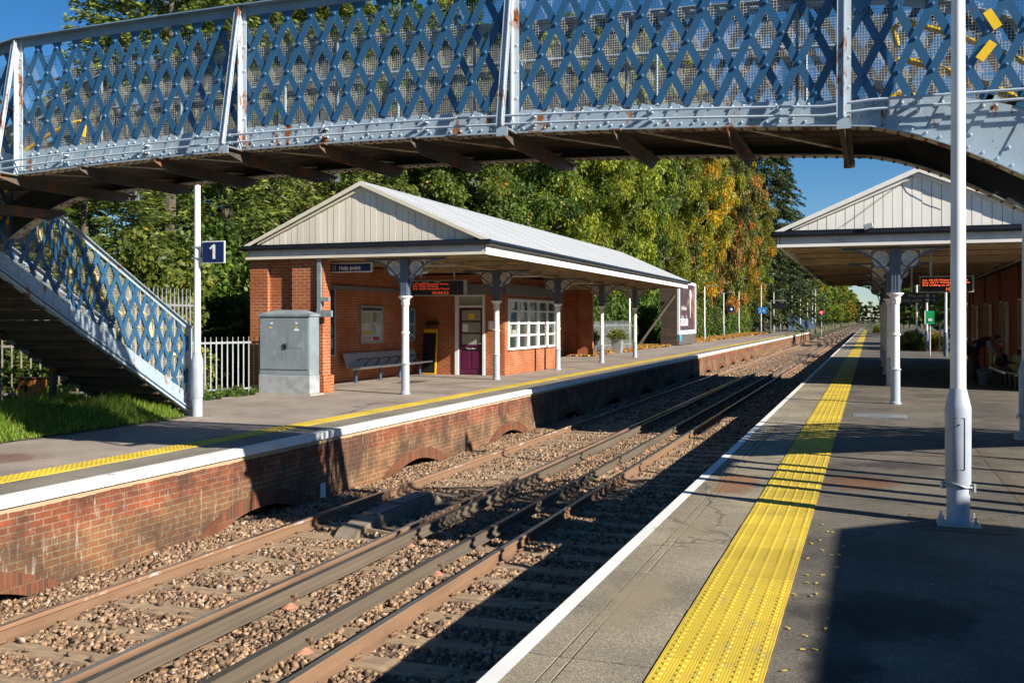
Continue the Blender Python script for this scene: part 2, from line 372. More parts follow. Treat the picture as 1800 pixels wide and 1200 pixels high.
blotch('dusty_wash', .6, 17.2, 1.5, .7, .006, (.30,.25,.18), 13, .5)
blotch('wet_patch', -.15, 5.3, .35, 1.3, .006, (.03,.03,.03), 14, .6)
struct(sheet('asphalt_patch', .33, 1.12, 9.02, 9.72, .004, PATCH)); struct(sheet('asphalt_patch', -.1, 2.9, 13.9, 14.1, .004, PATCH)); struct(sheet('asphalt_trench', 1.35, 1.47, 10, 21.5, .003, PATCH))
m_ = MB(); rg0 = random.Random(2)
for k in range(60):
    gx, gy = rg0.uniform(-1.6, 2.6), rg0.uniform(4.6, 16); m_.lathe([(rg0.uniform(.008, .016), .0025), (.006, .004)], (gx, gy, 0), 7)
tag(m_.build('gum_spots', M('gum', (.30,.28,.25), .8)), 'pale trodden gum spots dotted over the near right platform', 'gum', kind='stuff')
m_ = MB()
for k in range(26):
    gx, gy = rg0.uniform(-.45, -.2), rg0.uniform(4.6, 9); a_ = rg0.uniform(0, 6.3); m_.bar((gx, gy, .008), (gx+.03*math.cos(a_), gy+.03*math.sin(a_), .010), .012, .004)
tag(m_.build('fallen_leaf_litter', M('leaf_litter', (.5,.36,.06), .7, 0, .4, 30)), 'small yellow leaf scraps beside the yellow strip', 'leaves', kind='stuff')
# brick side of right platform (faces the track)
m_ = MB(); m_.box(XR+.02, XR+.35, -8, 230, -1.3, -.071)
tag(m_.build('platform_wall', WALLB), 'brick side wall under the edge of the right platform', 'wall')
# ------------------------------------------------------------------ left platform
XL = -8.06
m_ = MB(); m_.box(-15.2, XL-.72, 3, 150, -1.3, 0); m_.box(XL-.72, XL-.5, 3, 150, -1.3, -.06); struct(m_.build('platform_left', ASPHL))
m_ = MB(); y = 3.0
while y < 150:
    for a, b in ((XL-.72, XL),): m_.box(a, b, y+.004, y+1.22-.004, -.09, rnd.uniform(-.002, .002))
    y += 1.22
struct(m_.build('platform_edge_slabs_left', SLABL))
m_ = MB(); y = 3.0
while y < 150:
    m_.box(XL-.13, XL+.012, y+.004, y+1.22-.004, -.105, .005); y += 1.22
struct(m_.build('white_edge_line_left', WPAINT))
m_ = MB(); y = 3.0
while y < 140:
    m_.box(-9.15, -8.79, y+.002, y+.398, -.004, .008)
    if y < 22:
        for i in range(5):
            for j in range(5): m_.dome((-9.11+i*.07, y+.04+j*.08, .008), .015, (0,0,1), 5, .5)
    y += .4
struct(m_.build('tactile_paving_left', YTAC))
# brick wall with segmental arches
ACR, AHW, AB = -.87, 1.2, -1.15
rise = ACR-AB; AR = (AHW**2+rise**2)/(2*rise); ACZ = ACR-AR
arcs = [6.9+5.13*i for i in range(14)]
def archz(y):
    for a in arcs:
        t = AR**2-(y-a)**2
        if abs(y-a) < AHW+.25 and t > 0:
            zz = ACZ+math.sqrt(t)
            if zz > -1.28: return zz
    return -1.28
m_ = MB(); ys = [3+.1*i for i in range(800)] + [83+2*i for i in range(34)]
for a, b in zip(ys[:-1], ys[1:]):
    za, zb_ = archz(a), archz(b)
    m_.add([(XL-.03, a, za), (XL-.03, b, zb_), (XL-.03, b, -.09), (XL-.03, a, -.09)], [(0,1,2,3)])
    if max(za, zb_) > -1.27: m_.add([(XL-.03, a, za), (XL-.6, a, za), (XL-.6, b, zb_), (XL-.03, b, zb_)], [(0,1,2,3)])
wl = thing('platform_wall', (XL, 10, -1.2), 'long weathered brick side wall of the left platform with low arches', 'wall')
m_.build('brickwork', WALLB, wl)
m_ = MB().box(XL-.75, XL-.6, 3, 150, -1.3, -.1); m_.build('recess_back', M('near_black', (.03,.02,.015), .95), wl)  # near-black back wall behind the arch openings
for a in arcs:
    m_ = MB(); n_ = 18; th = math.asin(min(1, (AHW+.12)/AR))
    P = []
    for i in range(n_+1):
        t = -th+2*th*i/n_; P.append((a+AR*math.sin(t), ACZ+AR*math.cos(t), a+(AR+.21)*math.sin(t), ACZ+(AR+.21)*math.cos(t)))
    for i in range(n_):
        p, q = P[i], P[i+1]; x1 = XL-.012; x0 = XL-.1
        m_.add([(x1,p[0],p[1]),(x1,q[0],q[1]),(x1,q[2],q[3]),(x1,p[2],p[3]),(x0,p[0],p[1]),(x0,q[0],q[1]),(x0,q[2],q[3]),(x0,p[2],p[3])],
               [(0,1,2,3),(0,4,5,1),(3,2,6,7)])
    m_.build('arch_ring', ARCHB, wl)
o = MB().box(XL-.03, XL-.012, 13.62, 13.76, -1.03, -.80).build('marker_plate', SIGNW); tag(o, 'small white marker plate on the left platform wall near the bridge shadow', 'plate')

# ------------------------------------------------------------------ track
RZ = -.915
def rail(name, x, y0, y1, label, top=None, side=None, conductor=False):
    m_ = MB(); dz = .075 if conductor else 0; zt = RZ+dz
    if conductor: prof = [(-.037,0),(.037,0),(.037,-.045),(.012,-.06),(.012,-.10),(.055,-.115),(.055,-.13),(-.055,-.13),(-.055,-.115),(-.012,-.10),(-.012,-.06),(-.037,-.045)]
    else: prof = [(-.030,0),(.030,0),(.036,-.008),(.036,-.034),(.010,-.05),(.010,-.125),(.068,-.146),(.068,-.159),(-.068,-.159),(-.068,-.146),(-.010,-.125),(-.010,-.05),(-.036,-.034),(-.036,-.008)]
    n = len(prof); vs = []; fs = []; mi = []; ys = [y0+(y1-y0)*i/8 for i in range(9)]
    for yy in ys: vs += [(x+a, yy, zt+b) for a, b in prof]
    for i in range(8):
        for k in range(n): fs.append((i*n+k, (i+1)*n+k, (i+1)*n+(k+1) % n, i*n+(k+1) % n)); mi.append(1 if k == 0 else (2 if (k in (1, n-1, 2) and not conductor) else 0))
    m_.v = vs; m_.f = fs; m_.m = mi
    o = m_.build(name, [side or (COND if conductor else RAILS), top or (CONDT if conductor else RAILT), RAILW if name == 'running_rail' and side is None and x < -7 else (side or RAILS)])
    return tag(o, label, 'rail')
rail('running_rail', -7.16, 2, 420, 'outer running rail beside the left platform wall with limed side')
rail('running_rail', -5.655, 2, 420, 'inner running rail of the left track next to the paired conductor rail')
rail('conductor_rail', -5.33, 2, 420, 'raised conductor rail running close beside the left track', conductor=True)
rail('conductor_rail', -4.49, 2, 420, 'raised conductor rail on insulators beside the right track', conductor=True)
rail('running_rail', -4.07, 2, 420, 'left running rail of the right track, brown side facing the right platform')
rail('running_rail', -2.565, 2, 420, 'running rail tucked below the edge of the right platform')
def bedz(X, Y): return -1.085+.03*math.exp(-((X+4.9)/.35)**2)+.05*max(0, min(1, (-7.45-X)/.3))
struct(MB().add([(-8.1,2,-1.10),(-1.7,2,-1.10),(-1.7,500,-1.10),(-8.1,500,-1.10)], [(0,1,2,3)]).build('track_bed', BALL))
# sleepers
SP = .68
m_ = MB(); m_.prism([(-1.25,-.13),(1.25,-.13),(1.25,.0),(.42,.0),(.36,-.008),(-.36,-.008),(-.42,.0),(-1.25,.0)], -.14, .14, 'y')
sl = m_.build('sleeper', SLEEP, None, bevel=.012)
c_ = MB()
for sx in (.0,):
    c_.tube([(sx*1.0,-.05,.002),(sx*1.0,-.05,.03),(.028,0,.036),(sx*1.0,.05,.03),(sx*1.0,.05,.002)], .013, 5); c_.box(sx-.02, sx+.02, -.045, .045, 0, .012)
clip_me = c_.build('rail_clip', RAILS); cm = clip_me.data; bpy.data.objects.remove(clip_me)
def put_sleeper(x, y, grp, lab, first=[sl], clips=True):
    o = sl if first else sl.copy()
    if first: first.pop()
    else: col.objects.link(o)
    o.location = (x, y, -1.068+random.uniform(-.006, .004)+.012); o.rotation_euler = (0, 0, random.uniform(-.012, .012)); tag(o, lab, 'sleeper', grp)
    if clips:
        for cx, sg in ((-.752, -1), (-.752, 1), (.752, -1), (.752, 1)):
            c = bpy.data.objects.new('rail_clip', cm); col.objects.link(c); c.parent = o; c.location = (cx+sg*.078, 0, .0); c.rotation_euler = (0, 0, 0 if sg > 0 else math.pi)
random.seed(3)
ns = 150
for tx, nm, cap in ((-6.41, 'left', 'tan dusty sleeper under the rails of the left track'), (-3.32, 'right', 'dark grey-brown sleeper under the rails of the right track')):
    for i in range(ns): put_sleeper(tx, 4.6+i*SP, 'sleepers of the %s track' % nm, cap, clips=(i < 45))
m_ = MB()
for tx in (-6.41, -3.32):
    for i in range(ns, 420): m_.box(tx-1.25, tx+1.25, 4.6+i*SP-.125, 4.6+i*SP+.125, -1.2, -1.068)
tag(m_.build('distant_sleepers', SLEEP), 'far run of sleepers under both tracks towards the horizon', 'sleepers', kind='stuff')
# insulators
m_ = MB().lathe([(.07,0),(.09,.02),(.06,.045),(.085,.06),(.05,.085),(.03,.1),(.03,.13)], (0,0,0), 12)
ins = m_.build('insulator', INSUL, smooth=True); m2 = MB().box(-.075, .075, -.02, .02, .13, .165).box(.06,.075,-.02,.02,.13,.20).box(-.075,-.06,-.02,.02,.13,.20).build('bracket', RAILS, ins)
firsti = True
for x, nm in ((-4.49, 'the right track'), (-5.33, 'the left track')):
    for i in range(24):
        yy = 7.3+i*2.72 + (0 if x > -5 else 1.1)
        if firsti: o = ins; firsti = False
        else:
            o = ins.copy(); col.objects.link(o); c = m2.copy(); col.objects.link(c); c.parent = o
        o.location = (x, yy, -1.10); tag(o, 'red-brown pot insulator holding up the conductor rail of '+nm, 'insulator', 'insulators under the conductor rail of '+nm)
# signalling magnet box between rails of left track
t = thing('track_magnet_box', (-6.38, 11.9, -1.08), 'low grey ramped magnet box lying between the rails of the left track', 'equipment box')
m_ = MB(); m_.prism([(11.35,-1.07),(11.5,-.97),(12.0,-.90),(13.9,-.88),(14.2,-1.07)], -6.56, -6.24, 'x'); m_.build('ramp_cover', M('dusty_cover', (.20,.165,.12), .9, 0, .3, 6, .3, 40), t, bevel=.01)
m_ = MB(); m_.box(-6.53,-6.27,12.1,12.8,-.895,-.865).box(-6.53,-6.27,12.9,13.8,-.89,-.855); m_.build('lid', M('grey_lid', (.16,.15,.14), .8), t, bevel=.008)
m_ = MB(); m_.bar((-6.25,11.7,-1.0),(-5.75,11.65,-1.03),.04,.04); m_.bar((-6.6,13.5,-1.0),(-7.1,13.55,-1.03),.04,.04); m_.build('mounting_bar', SLEEP, t)

# ballast stones (uncountable: one object)
def stones(name, n, x0, x1, y0, y1, smin, smax, seed, mats, label):
    rg = np.random.default_rng(seed)
    X = rg.uniform(x0, x1, n); Y = rg.uniform(y0, y1, n)
    keep = (X > -1.07*Y-1.2)
    for rx in (-7.16,-5.655,-4.07,-2.565): keep &= ~((np.abs(X-rx) < .075) & (rg.random(n) < .97))
    ph = (Y-4.6) / SP; on = np.abs(ph-np.round(ph))*SP < .115
    slp = ((np.abs(X+6.41) < 1.2) | (np.abs(X+3.32) < 1.2))
    keep &= ~(on & slp & (rg.random(n) < .985))
    X = X[keep]; Y = Y[keep]; on = on[keep]; slp = slp[keep]; n = len(X)
    S = rg.uniform(smin, smax, n)
    Z = -1.105 + rg.uniform(-.01, .035, n) + np.where(on & slp, .04, 0) + .055*np.exp(-((X+4.9)/.4)**2) + .02*np.clip((-7.4-X)/.3, 0, 1) + .03*np.sin(X*3+Y*1.7)*np.sin(Y*2.3)
    base = np.array([(-1,-1,-1),(1,-1,-1),(1,1,-1),(-1,1,-1),(-1,-1,1),(1,-1,1),(1,1,1),(-1,1,1)], float)*.5
    V = base[None]*rg.uniform(.55, 1.15, (n, 1, 3)) + rg.uniform(-.27, .27, (n, 8, 3))
    q = rg.normal(size=(n, 4)); q /= np.linalg.norm(q, axis=1)[:, None]; a, b, c, d = q.T
    Rm = np.stack([np.stack([1-2*(c*c+d*d), 2*(b*c-a*d), 2*(b*d+a*c)], 1), np.stack([2*(b*c+a*d), 1-2*(b*b+d*d), 2*(c*d-a*b)], 1), np.stack([2*(b*d-a*c), 2*(c*d+a*b), 1-2*(b*b+c*c)], 1)], 1)
    V = np.einsum('nij,nkj->nki', Rm, V)*S[:, None, None] + np.stack([X, Y, Z], 1)[:, None]
    F = np.array([(0,3,2,1),(4,5,6,7),(0,1,5,4),(1,2,6,5),(2,3,7,6),(3,0,4,7)])
    F = (F[None]+8*np.arange(n)[:, None, None]).reshape(-1)
    me = bpy.data.meshes.new(name); me.vertices.add(8*n); me.vertices.foreach_set('co', V.reshape(-1).astype(np.float32))
    me.loops.add(24*n); me.loops.foreach_set('vertex_index', F.astype(np.int32)); me.polygons.add(6*n); me.polygons.foreach_set('loop_start', np.arange(0, 24*n, 4, dtype=np.int32))
    at = me.attributes.new('rnd', 'FLOAT', 'FACE'); at.data.foreach_set('value', np.repeat(rg.random(n), 6).astype(np.float32))
    me.update(); me.validate(); me.materials.append(mats)
    o = bpy.data.objects.new(name, me); col.objects.link(o); return tag(o, label, 'ballast', kind='stuff')
def rndmat(name, stops, rough=.85, trans=0, xs=None, up=0):
    m, n, p = newmat(name); a = N(n, 'ShaderNodeAttribute', attribute_name='rnd')
    c = ramp(n, a.outputs['Fac'], stops)
    if xs: c = xs(n, c)
    n.links.new(c, p.inputs['Base Color']); p.inputs['Roughness'].default_value = rough; p.inputs['Specular IOR Level'].default_value = .3
    if trans:
        t = N(n, 'ShaderNodeBsdfTranslucent'); n.links.new(mix(n, .4, c, (1.0,1.0,.2), 'MULTIPLY') if False else c, t.inputs[0]); ms = N(n, 'ShaderNodeMixShader'); ms.inputs[0].default_value = trans
        n.links.new(p.outputs[0], ms.inputs[1]); n.links.new(t.outputs[0], ms.inputs[2]); n.links.new(ms.outputs[0], n.nodes['Material Output'].inputs[0])
    return m
STONE = rndmat('stone', [(0, (.09,.06,.04)), (.35, (.20,.13,.08)), (.7, (.32,.205,.125)), (.93, (.42,.28,.17)), (1, (.36,.33,.29))])
stones('track_ballast', 158000, -8.5, -2.6, 4.5, 26, .024, .052, 1, STONE, 'brown stone ballast around the sleepers of both tracks')
stones('far_track_ballast', 60000, -8.05, -2.4, 26, 95, .05, .10, 2, STONE, 'distant stone ballast between the platforms')

# ------------------------------------------------------------------ footbridge
YN, YF = 9.6, 11.3
def drop(x):
    d = 0
    if x > -.1: d = .33*(x+.1)**1.5
    if x < -10.4: d = .33*(-10.4-x)**1.5
    return d
def zb(x): return 3.69-.006*(max(-10.4, min(-.1, x))+5.4)**2 - drop(x)
def zp(x): # top of web plate
    return 3.93-.005*(max(-10.4, min(-.1, x))+6.0)**2 + (.02*math.sin(0) if True else 0) - .45*max(0, x-.5)**1.4*.55 - .3*max(0, -10.8-x)**1.4
def zt(x): return 5.30-.003*(max(-10.0, min(0, x))+5.2)**2 - .30*max(0, -10.0-x)**1.25 - .30*max(0, x-.1)**1.3
def run(f, x0, x1, n): return [(x0+(x1-x0)*i/n, f(x0+(x1-x0)*i/n)) for i in range(n+1)]
def strip(m_, x0, x1, lo, hi, ya, yb, n):
    for i in range(n):
        a = x0+(x1-x0)*i/n; b = x0+(x1-x0)*(i+1)/n
        m_.add([(a,ya,lo(a)),(b,ya,lo(b)),(b,ya,hi(b)),(a,ya,hi(a)),(a,yb,lo(a)),(b,yb,lo(b)),(b,yb,hi(b)),(a,yb,hi(a))],
               [(0,1,2,3),(7,6,5,4),(3,2,6,7),(0,4,5,1)]+([(0,3,7,4)] if i == 0 else [])+([(1,5,6,2)] if i == n-1 else []))
def lattice(lo, hi, t0, t1, place, front, sp=.295, slope=2.0, wbar=.075, rivets=True, ext=None):
    """flat bars crossing at +-slope. place(t, depth, z) -> xyz ; front: +1/-1 depth sign towards viewer"""
    mb = MB(); rv = []
    bars = []
    n0 = int((t1-t0+2)/sp)+6
    nrm = Vector(place(0, 1, 0))-Vector(place(0, 0, 0))
    for sg in (1, -1):
        for i in range(-8, n0):
            c = t0 + i*sp if sg > 0 else t0 + i*sp
            # line: z = zref + sg*slope*(t-c)
            pts = []
            zr = ZREF[0](t0, t1) if False else None
            for k in range(161):
                t = t0+(t1-t0)*k/160
                base = (lo((t0+t1)/2))
                z = base + sg*slope*(t-c)
                if lo(t)-.02 <= z <= hi(t)+.02: pts.append((t, z))
            if len(pts) < 3: continue
            (a, za), (b, zb2) = pts[0], pts[-1]
            dep = front*(.012 if sg > 0 else -.004)
            mb.bar(place(a, dep, za), place(b, dep, zb2), wbar, .009, up=nrm)
            bars.append((sg, c))
    if rivets:
        P = [c for s, c in bars if s > 0]; Q = [c for s, c in bars if s < 0]
        base = lo((t0+t1)/2)
        for c in P:
            for q in Q:
                t = (c+q)/2; z = base+slope*(t-c)
                if t0+.03 < t < t1-.03 and lo(t)+.03 < z < hi(t)-.03: mb.dome(place(t, front*.017, z), .024, nrm*front, 6, .8)
    return mb
ZREF = [None]
def wiremesh(lo, hi, t0, t1, place, sp=.028, w=.0045):
    mb = MB(); n = int((t1-t0)/sp)
    for i in range(n+1):
        t = t0+(t1-t0)*i/n; a, b = lo(t), hi(t)
        p = place(t, 0, a); q = place(t, 0, b); e1 = Vector(place(t+w, 0, a))-Vector(p)
        mb.add([p, Vector(p)+e1, Vector(q)+e1, q], [(0,1,2,3)])
    zmin = min(lo(t0+(t1-t0)*k/20) for k in range(21)); zmax = max(hi(t0+(t1-t0)*k/20) for k in range(21)); z = zmin
    while z < zmax:
        ts = [t0+(t1-t0)*k/60 for k in range(61) if lo(t0+(t1-t0)*k/60) <= z <= hi(t0+(t1-t0)*k/60)]
        if len(ts) > 1: mb.add([place(ts[0], 0, z), place(ts[-1], 0, z), place(ts[-1], 0, z+w), place(ts[0], 0, z+w)], [(0,1,2,3)])
        z += sp
    return mb
MESHM = M('galvanised_wire', (.54,.52,.47), .5, 0, .1)
br = thing('footbridge', (-5.2, 10.4, 3.6), 'blue lattice iron footbridge crossing over both tracks, pale blue rusty girders', 'footbridge')
posts = [-9.97, -6.70, -3.43, -.22]
edges = [-12.2] + posts + [2.1]
for yg, fr in ((YN, -1), (YF, 1)):
    # web plate with strip ribs and rivets
    m_ = MB(); strip(m_, -12.4, 2.2, zb, zp, yg-.006, yg+.006, 60)
    x = -12.2
    while x < 2.1:
        if min(abs(x-p) for p in posts) > .1:
            z0 = zb(x)+.02; z1 = zp(x); yy = yg+fr*.012
            m_.bar((x, yy, z0), (x+(z1-z0)/2, yy, z1), .075, .009, up=(0,1,0))
            for (dx, dz) in ((-.03, .8), (.07, .8), (-.01, .25)): m_.dome((x+(z1-z0)/2*dz+dx, yg+fr*.016, z0+(z1-z0)*dz), .019, (0,fr,0), 6, .85)
        x += .295
    m_.build('web_plate', LBLUE, br)
    # bottom angle, with rivets
    m_ = MB(); strip(m_, -12.4, 2.2, lambda x: zb(x)-.004, lambda x: zb(x)+.075, yg+fr*.006, yg+fr*.016, 60)
    strip(m_, -12.4, 2.2, lambda x: zb(x)-.016, lambda x: zb(x)-.004, yg+fr*.09, yg-fr*.09, 60)
    x = -12.3
    while x < 2.1: m_.dome((x, yg+fr*.016, zb(x)+.04), .016, (0,fr,0), 6, .8); x += .115
    m_.build('bottom_flange', LBLUE, br)
    m_ = MB(); strip(m_, -12.4, 2.2, lambda x: zb(x)-.020, lambda x: zb(x)-.0165, yg+fr*.088, yg-fr*.088, 60)
    x = -12.3
    while x < 2.1:
        m_.mi = 1
        for dy in (-.05, .05): m_.dome((x, yg+dy, zb(x)-.02), .018, (0,0,-1), 5, .9)
        x += .115
    m_.build('flange_underside', [SOFPLATE, SOFFIT], br)
    # top chord
    m_ = MB(); strip(m_, -12.4, 2.2, lambda x: zt(x)-.10, zt, yg-.008+fr*.012, yg+.008+fr*.012, 60); strip(m_, -12.4, 2.2, zt, lambda x: zt(x)+.014, yg-.11, yg+.11, 60)
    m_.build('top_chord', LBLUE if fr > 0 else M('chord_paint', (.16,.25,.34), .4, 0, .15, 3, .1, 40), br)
    # bays
    for a, b in zip(edges[:-1], edges[1:]):
        place = lambda t, d, z, yg=yg: (t, yg+d, z)
        L_ = lattice(zp, lambda x: zt(x)-.06, a, b, place, fr if fr < 0 else 1)
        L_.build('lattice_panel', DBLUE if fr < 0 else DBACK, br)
        wm = wiremesh(lambda x: zp(x)-.02, lambda x: zt(x)-.22, a+.02, b-.02, lambda t, d, z, yg=yg, fr=fr: (t, yg-fr*.035, z))
        wm.build('wire_screen', MESHM, br)
    for x in posts:
        m_ = MB(); m_.box(x-.055, x+.055, yg+fr*.018-.006, yg+fr*.018+.006, zb(x), zt(x)-.004); m_.box(x-.006, x+.006, min(yg+fr*.024, yg+fr*.10), max(yg+fr*.024, yg+fr*.10), zb(x), zt(x)-.004)
        m_.bar((x-.02, yg+fr*.07, zt(x)-.02), (x-.02, yg+fr*.37, zb(x)+.01), .085, .01, up=(0,1,0))
        m_.bar((x+.0, yg+fr*.07, zt(x)-.02), (x+.0, yg+fr*.37, zb(x)+.01), .01, .05, up=(0,1,0))
        for k in range(6): m_.dome((x+.035, yg+fr*.024, zb(x)+.08+k*.27), .016, (0,fr,0), 6, .8)
        m_.build('post', POSTB, br)
# conduits on the near face
for dz in (.10, .015):
    m_ = MB(); X = [-11.6+.4*i for i in range(35)]
    m_.tube([(x, YN-.11, max(3.55 if x > -.3 else -9, zb(x) if x < -.3 else 0)+.06+dz+(.0 if x < -.3 else .02)) for x in X], .0125, 8)
    for x in X[::3]: m_.box(x-.012, x+.012, YN-.125, YN-.01, (zb(x) if x < -.3 else 3.55)+.045+dz, (zb(x) if x < -.3 else 3.55)+.075+dz)
    m_.build('conduit', M('conduit_paint', (.42,.50,.58), .4), br, smooth=True)
# cross beams, deck
xs = []
for a, b in zip([-13.2]+posts, posts+[3.0]): xs += [b] if b < 2 else []; 
beams = [(x, True) for x in posts] + [(p+(3.26)*k/3, False) for p in posts[:-1] for k in (1, 2)] + [(-11.1, False)]
for x, big in beams:
    e = .36 if big else .16; z = zb(x)-.02
    m_ = MB(); m_.box(x-.055, x+.055, YN-e, YF+e, z-.012, z); 
    m_.prism([(YN-e, z-.012), (YF+e, z-.012), (YF+e, z-.05), (YF-.1, z-.14), (YN+.1, z-.14), (YN-e, z-.05)], x-.006, x+.006, 'x')
    m_.build('cross_beam', SOFFIT, br)
    if big:
        MB().box(x-.06, x+.06, YN-e-.01, YN-e, z-.07, z+.02).box(x-.06,x+.06,YN-e,YN-.12,z,z+.008).build('beam_end', LBLUE, br); MB().box(x-.06, x+.06, YF+e, YF+e+.01, z-.07, z+.02).build('beam_end', LBLUE, br)
m_ = MB()
for j in range(11):
    y0 = YN+.02+j*.151; strip(m_, -12.4, 2.2, lambda x: zb(x)+drop(x)+.10+.004*(j % 2), lambda x: zb(x)+drop(x)+.14, y0, y0+.145, 40)
m_.build('deck_boards', TIMBER, br)
m_ = MB(); strip(m_, -12.4, 2.2, lambda x: zb(x)+.004, lambda x: max(zb(x)+.01, zb(x)+drop(x)+.13), YF-.012, YF-.007, 60); m_.build('plate_shade', M('shade_lining', (.03,.03,.032), .8, 0, .4, 3), br)  # shade on the far web's inner face, painted as a dark sheet
m_ = MB()
for a, b in zip(sorted(x for x, _ in beams)[1:-1], sorted([x for x, _ in beams])[2:]):
    m_.bar((a, YN+.1, zb(a)+.03), (b, YF-.1, zb(b)+.03), .06, .01)
m_.build('wind_brace', SOFPLATE, br)
for yg, fr in ((YN, -1), (YF, 1)):
    m_ = MB(); yy = yg-fr*.10
    m_.tube([(x, yy, zb(x)+1.15) for x in [-10.2+.5*i for i in range(21)]], .022, 8)
    for x in [-9+1.63*i for i in range(6)]: m_.tube([(x+.2, yy, zb(x)+.14), (x+.2, yy, zb(x)+1.15)], .018, 6)
    m_.build('inner_handrail', LBLUE, br, smooth=True)
    # yellow handrails where the deck steps down at either end
    for s0, sg in ((.25, 1), (-10.45, -1)):
        m_ = MB()
        for h in (1.02, .68):
            pts = [(s0-sg*.02, yy-fr*.05, zb(s0)+h-.22), (s0-sg*.05, yy-fr*.05, zb(s0)+h-.05), (s0+sg*.03, yy-fr*.05, zb(s0)+h)] + [(s0+sg*.18*i, yy-fr*.05, zb(s0+sg*.18*i)+h+.01) for i in range(1, 11)]
            m_.tube(pts, .029, 8)
        m_.build('yellow_handrail', YEL, br, smooth=True)
for (x, z, a) in ((1.0, 4.37, -60), (.95, 4.10, 52)):
    m_ = MB()
    dx, dz = .09*math.cos(R(a)), .09*math.sin(R(a)); m_.bar((x-dx, YN-.035, z-dz), (x+dx, YN-.035, z+dz), .075, .012, up=(0,1,0)); m_.build('yellow_clamp', YEL, br)

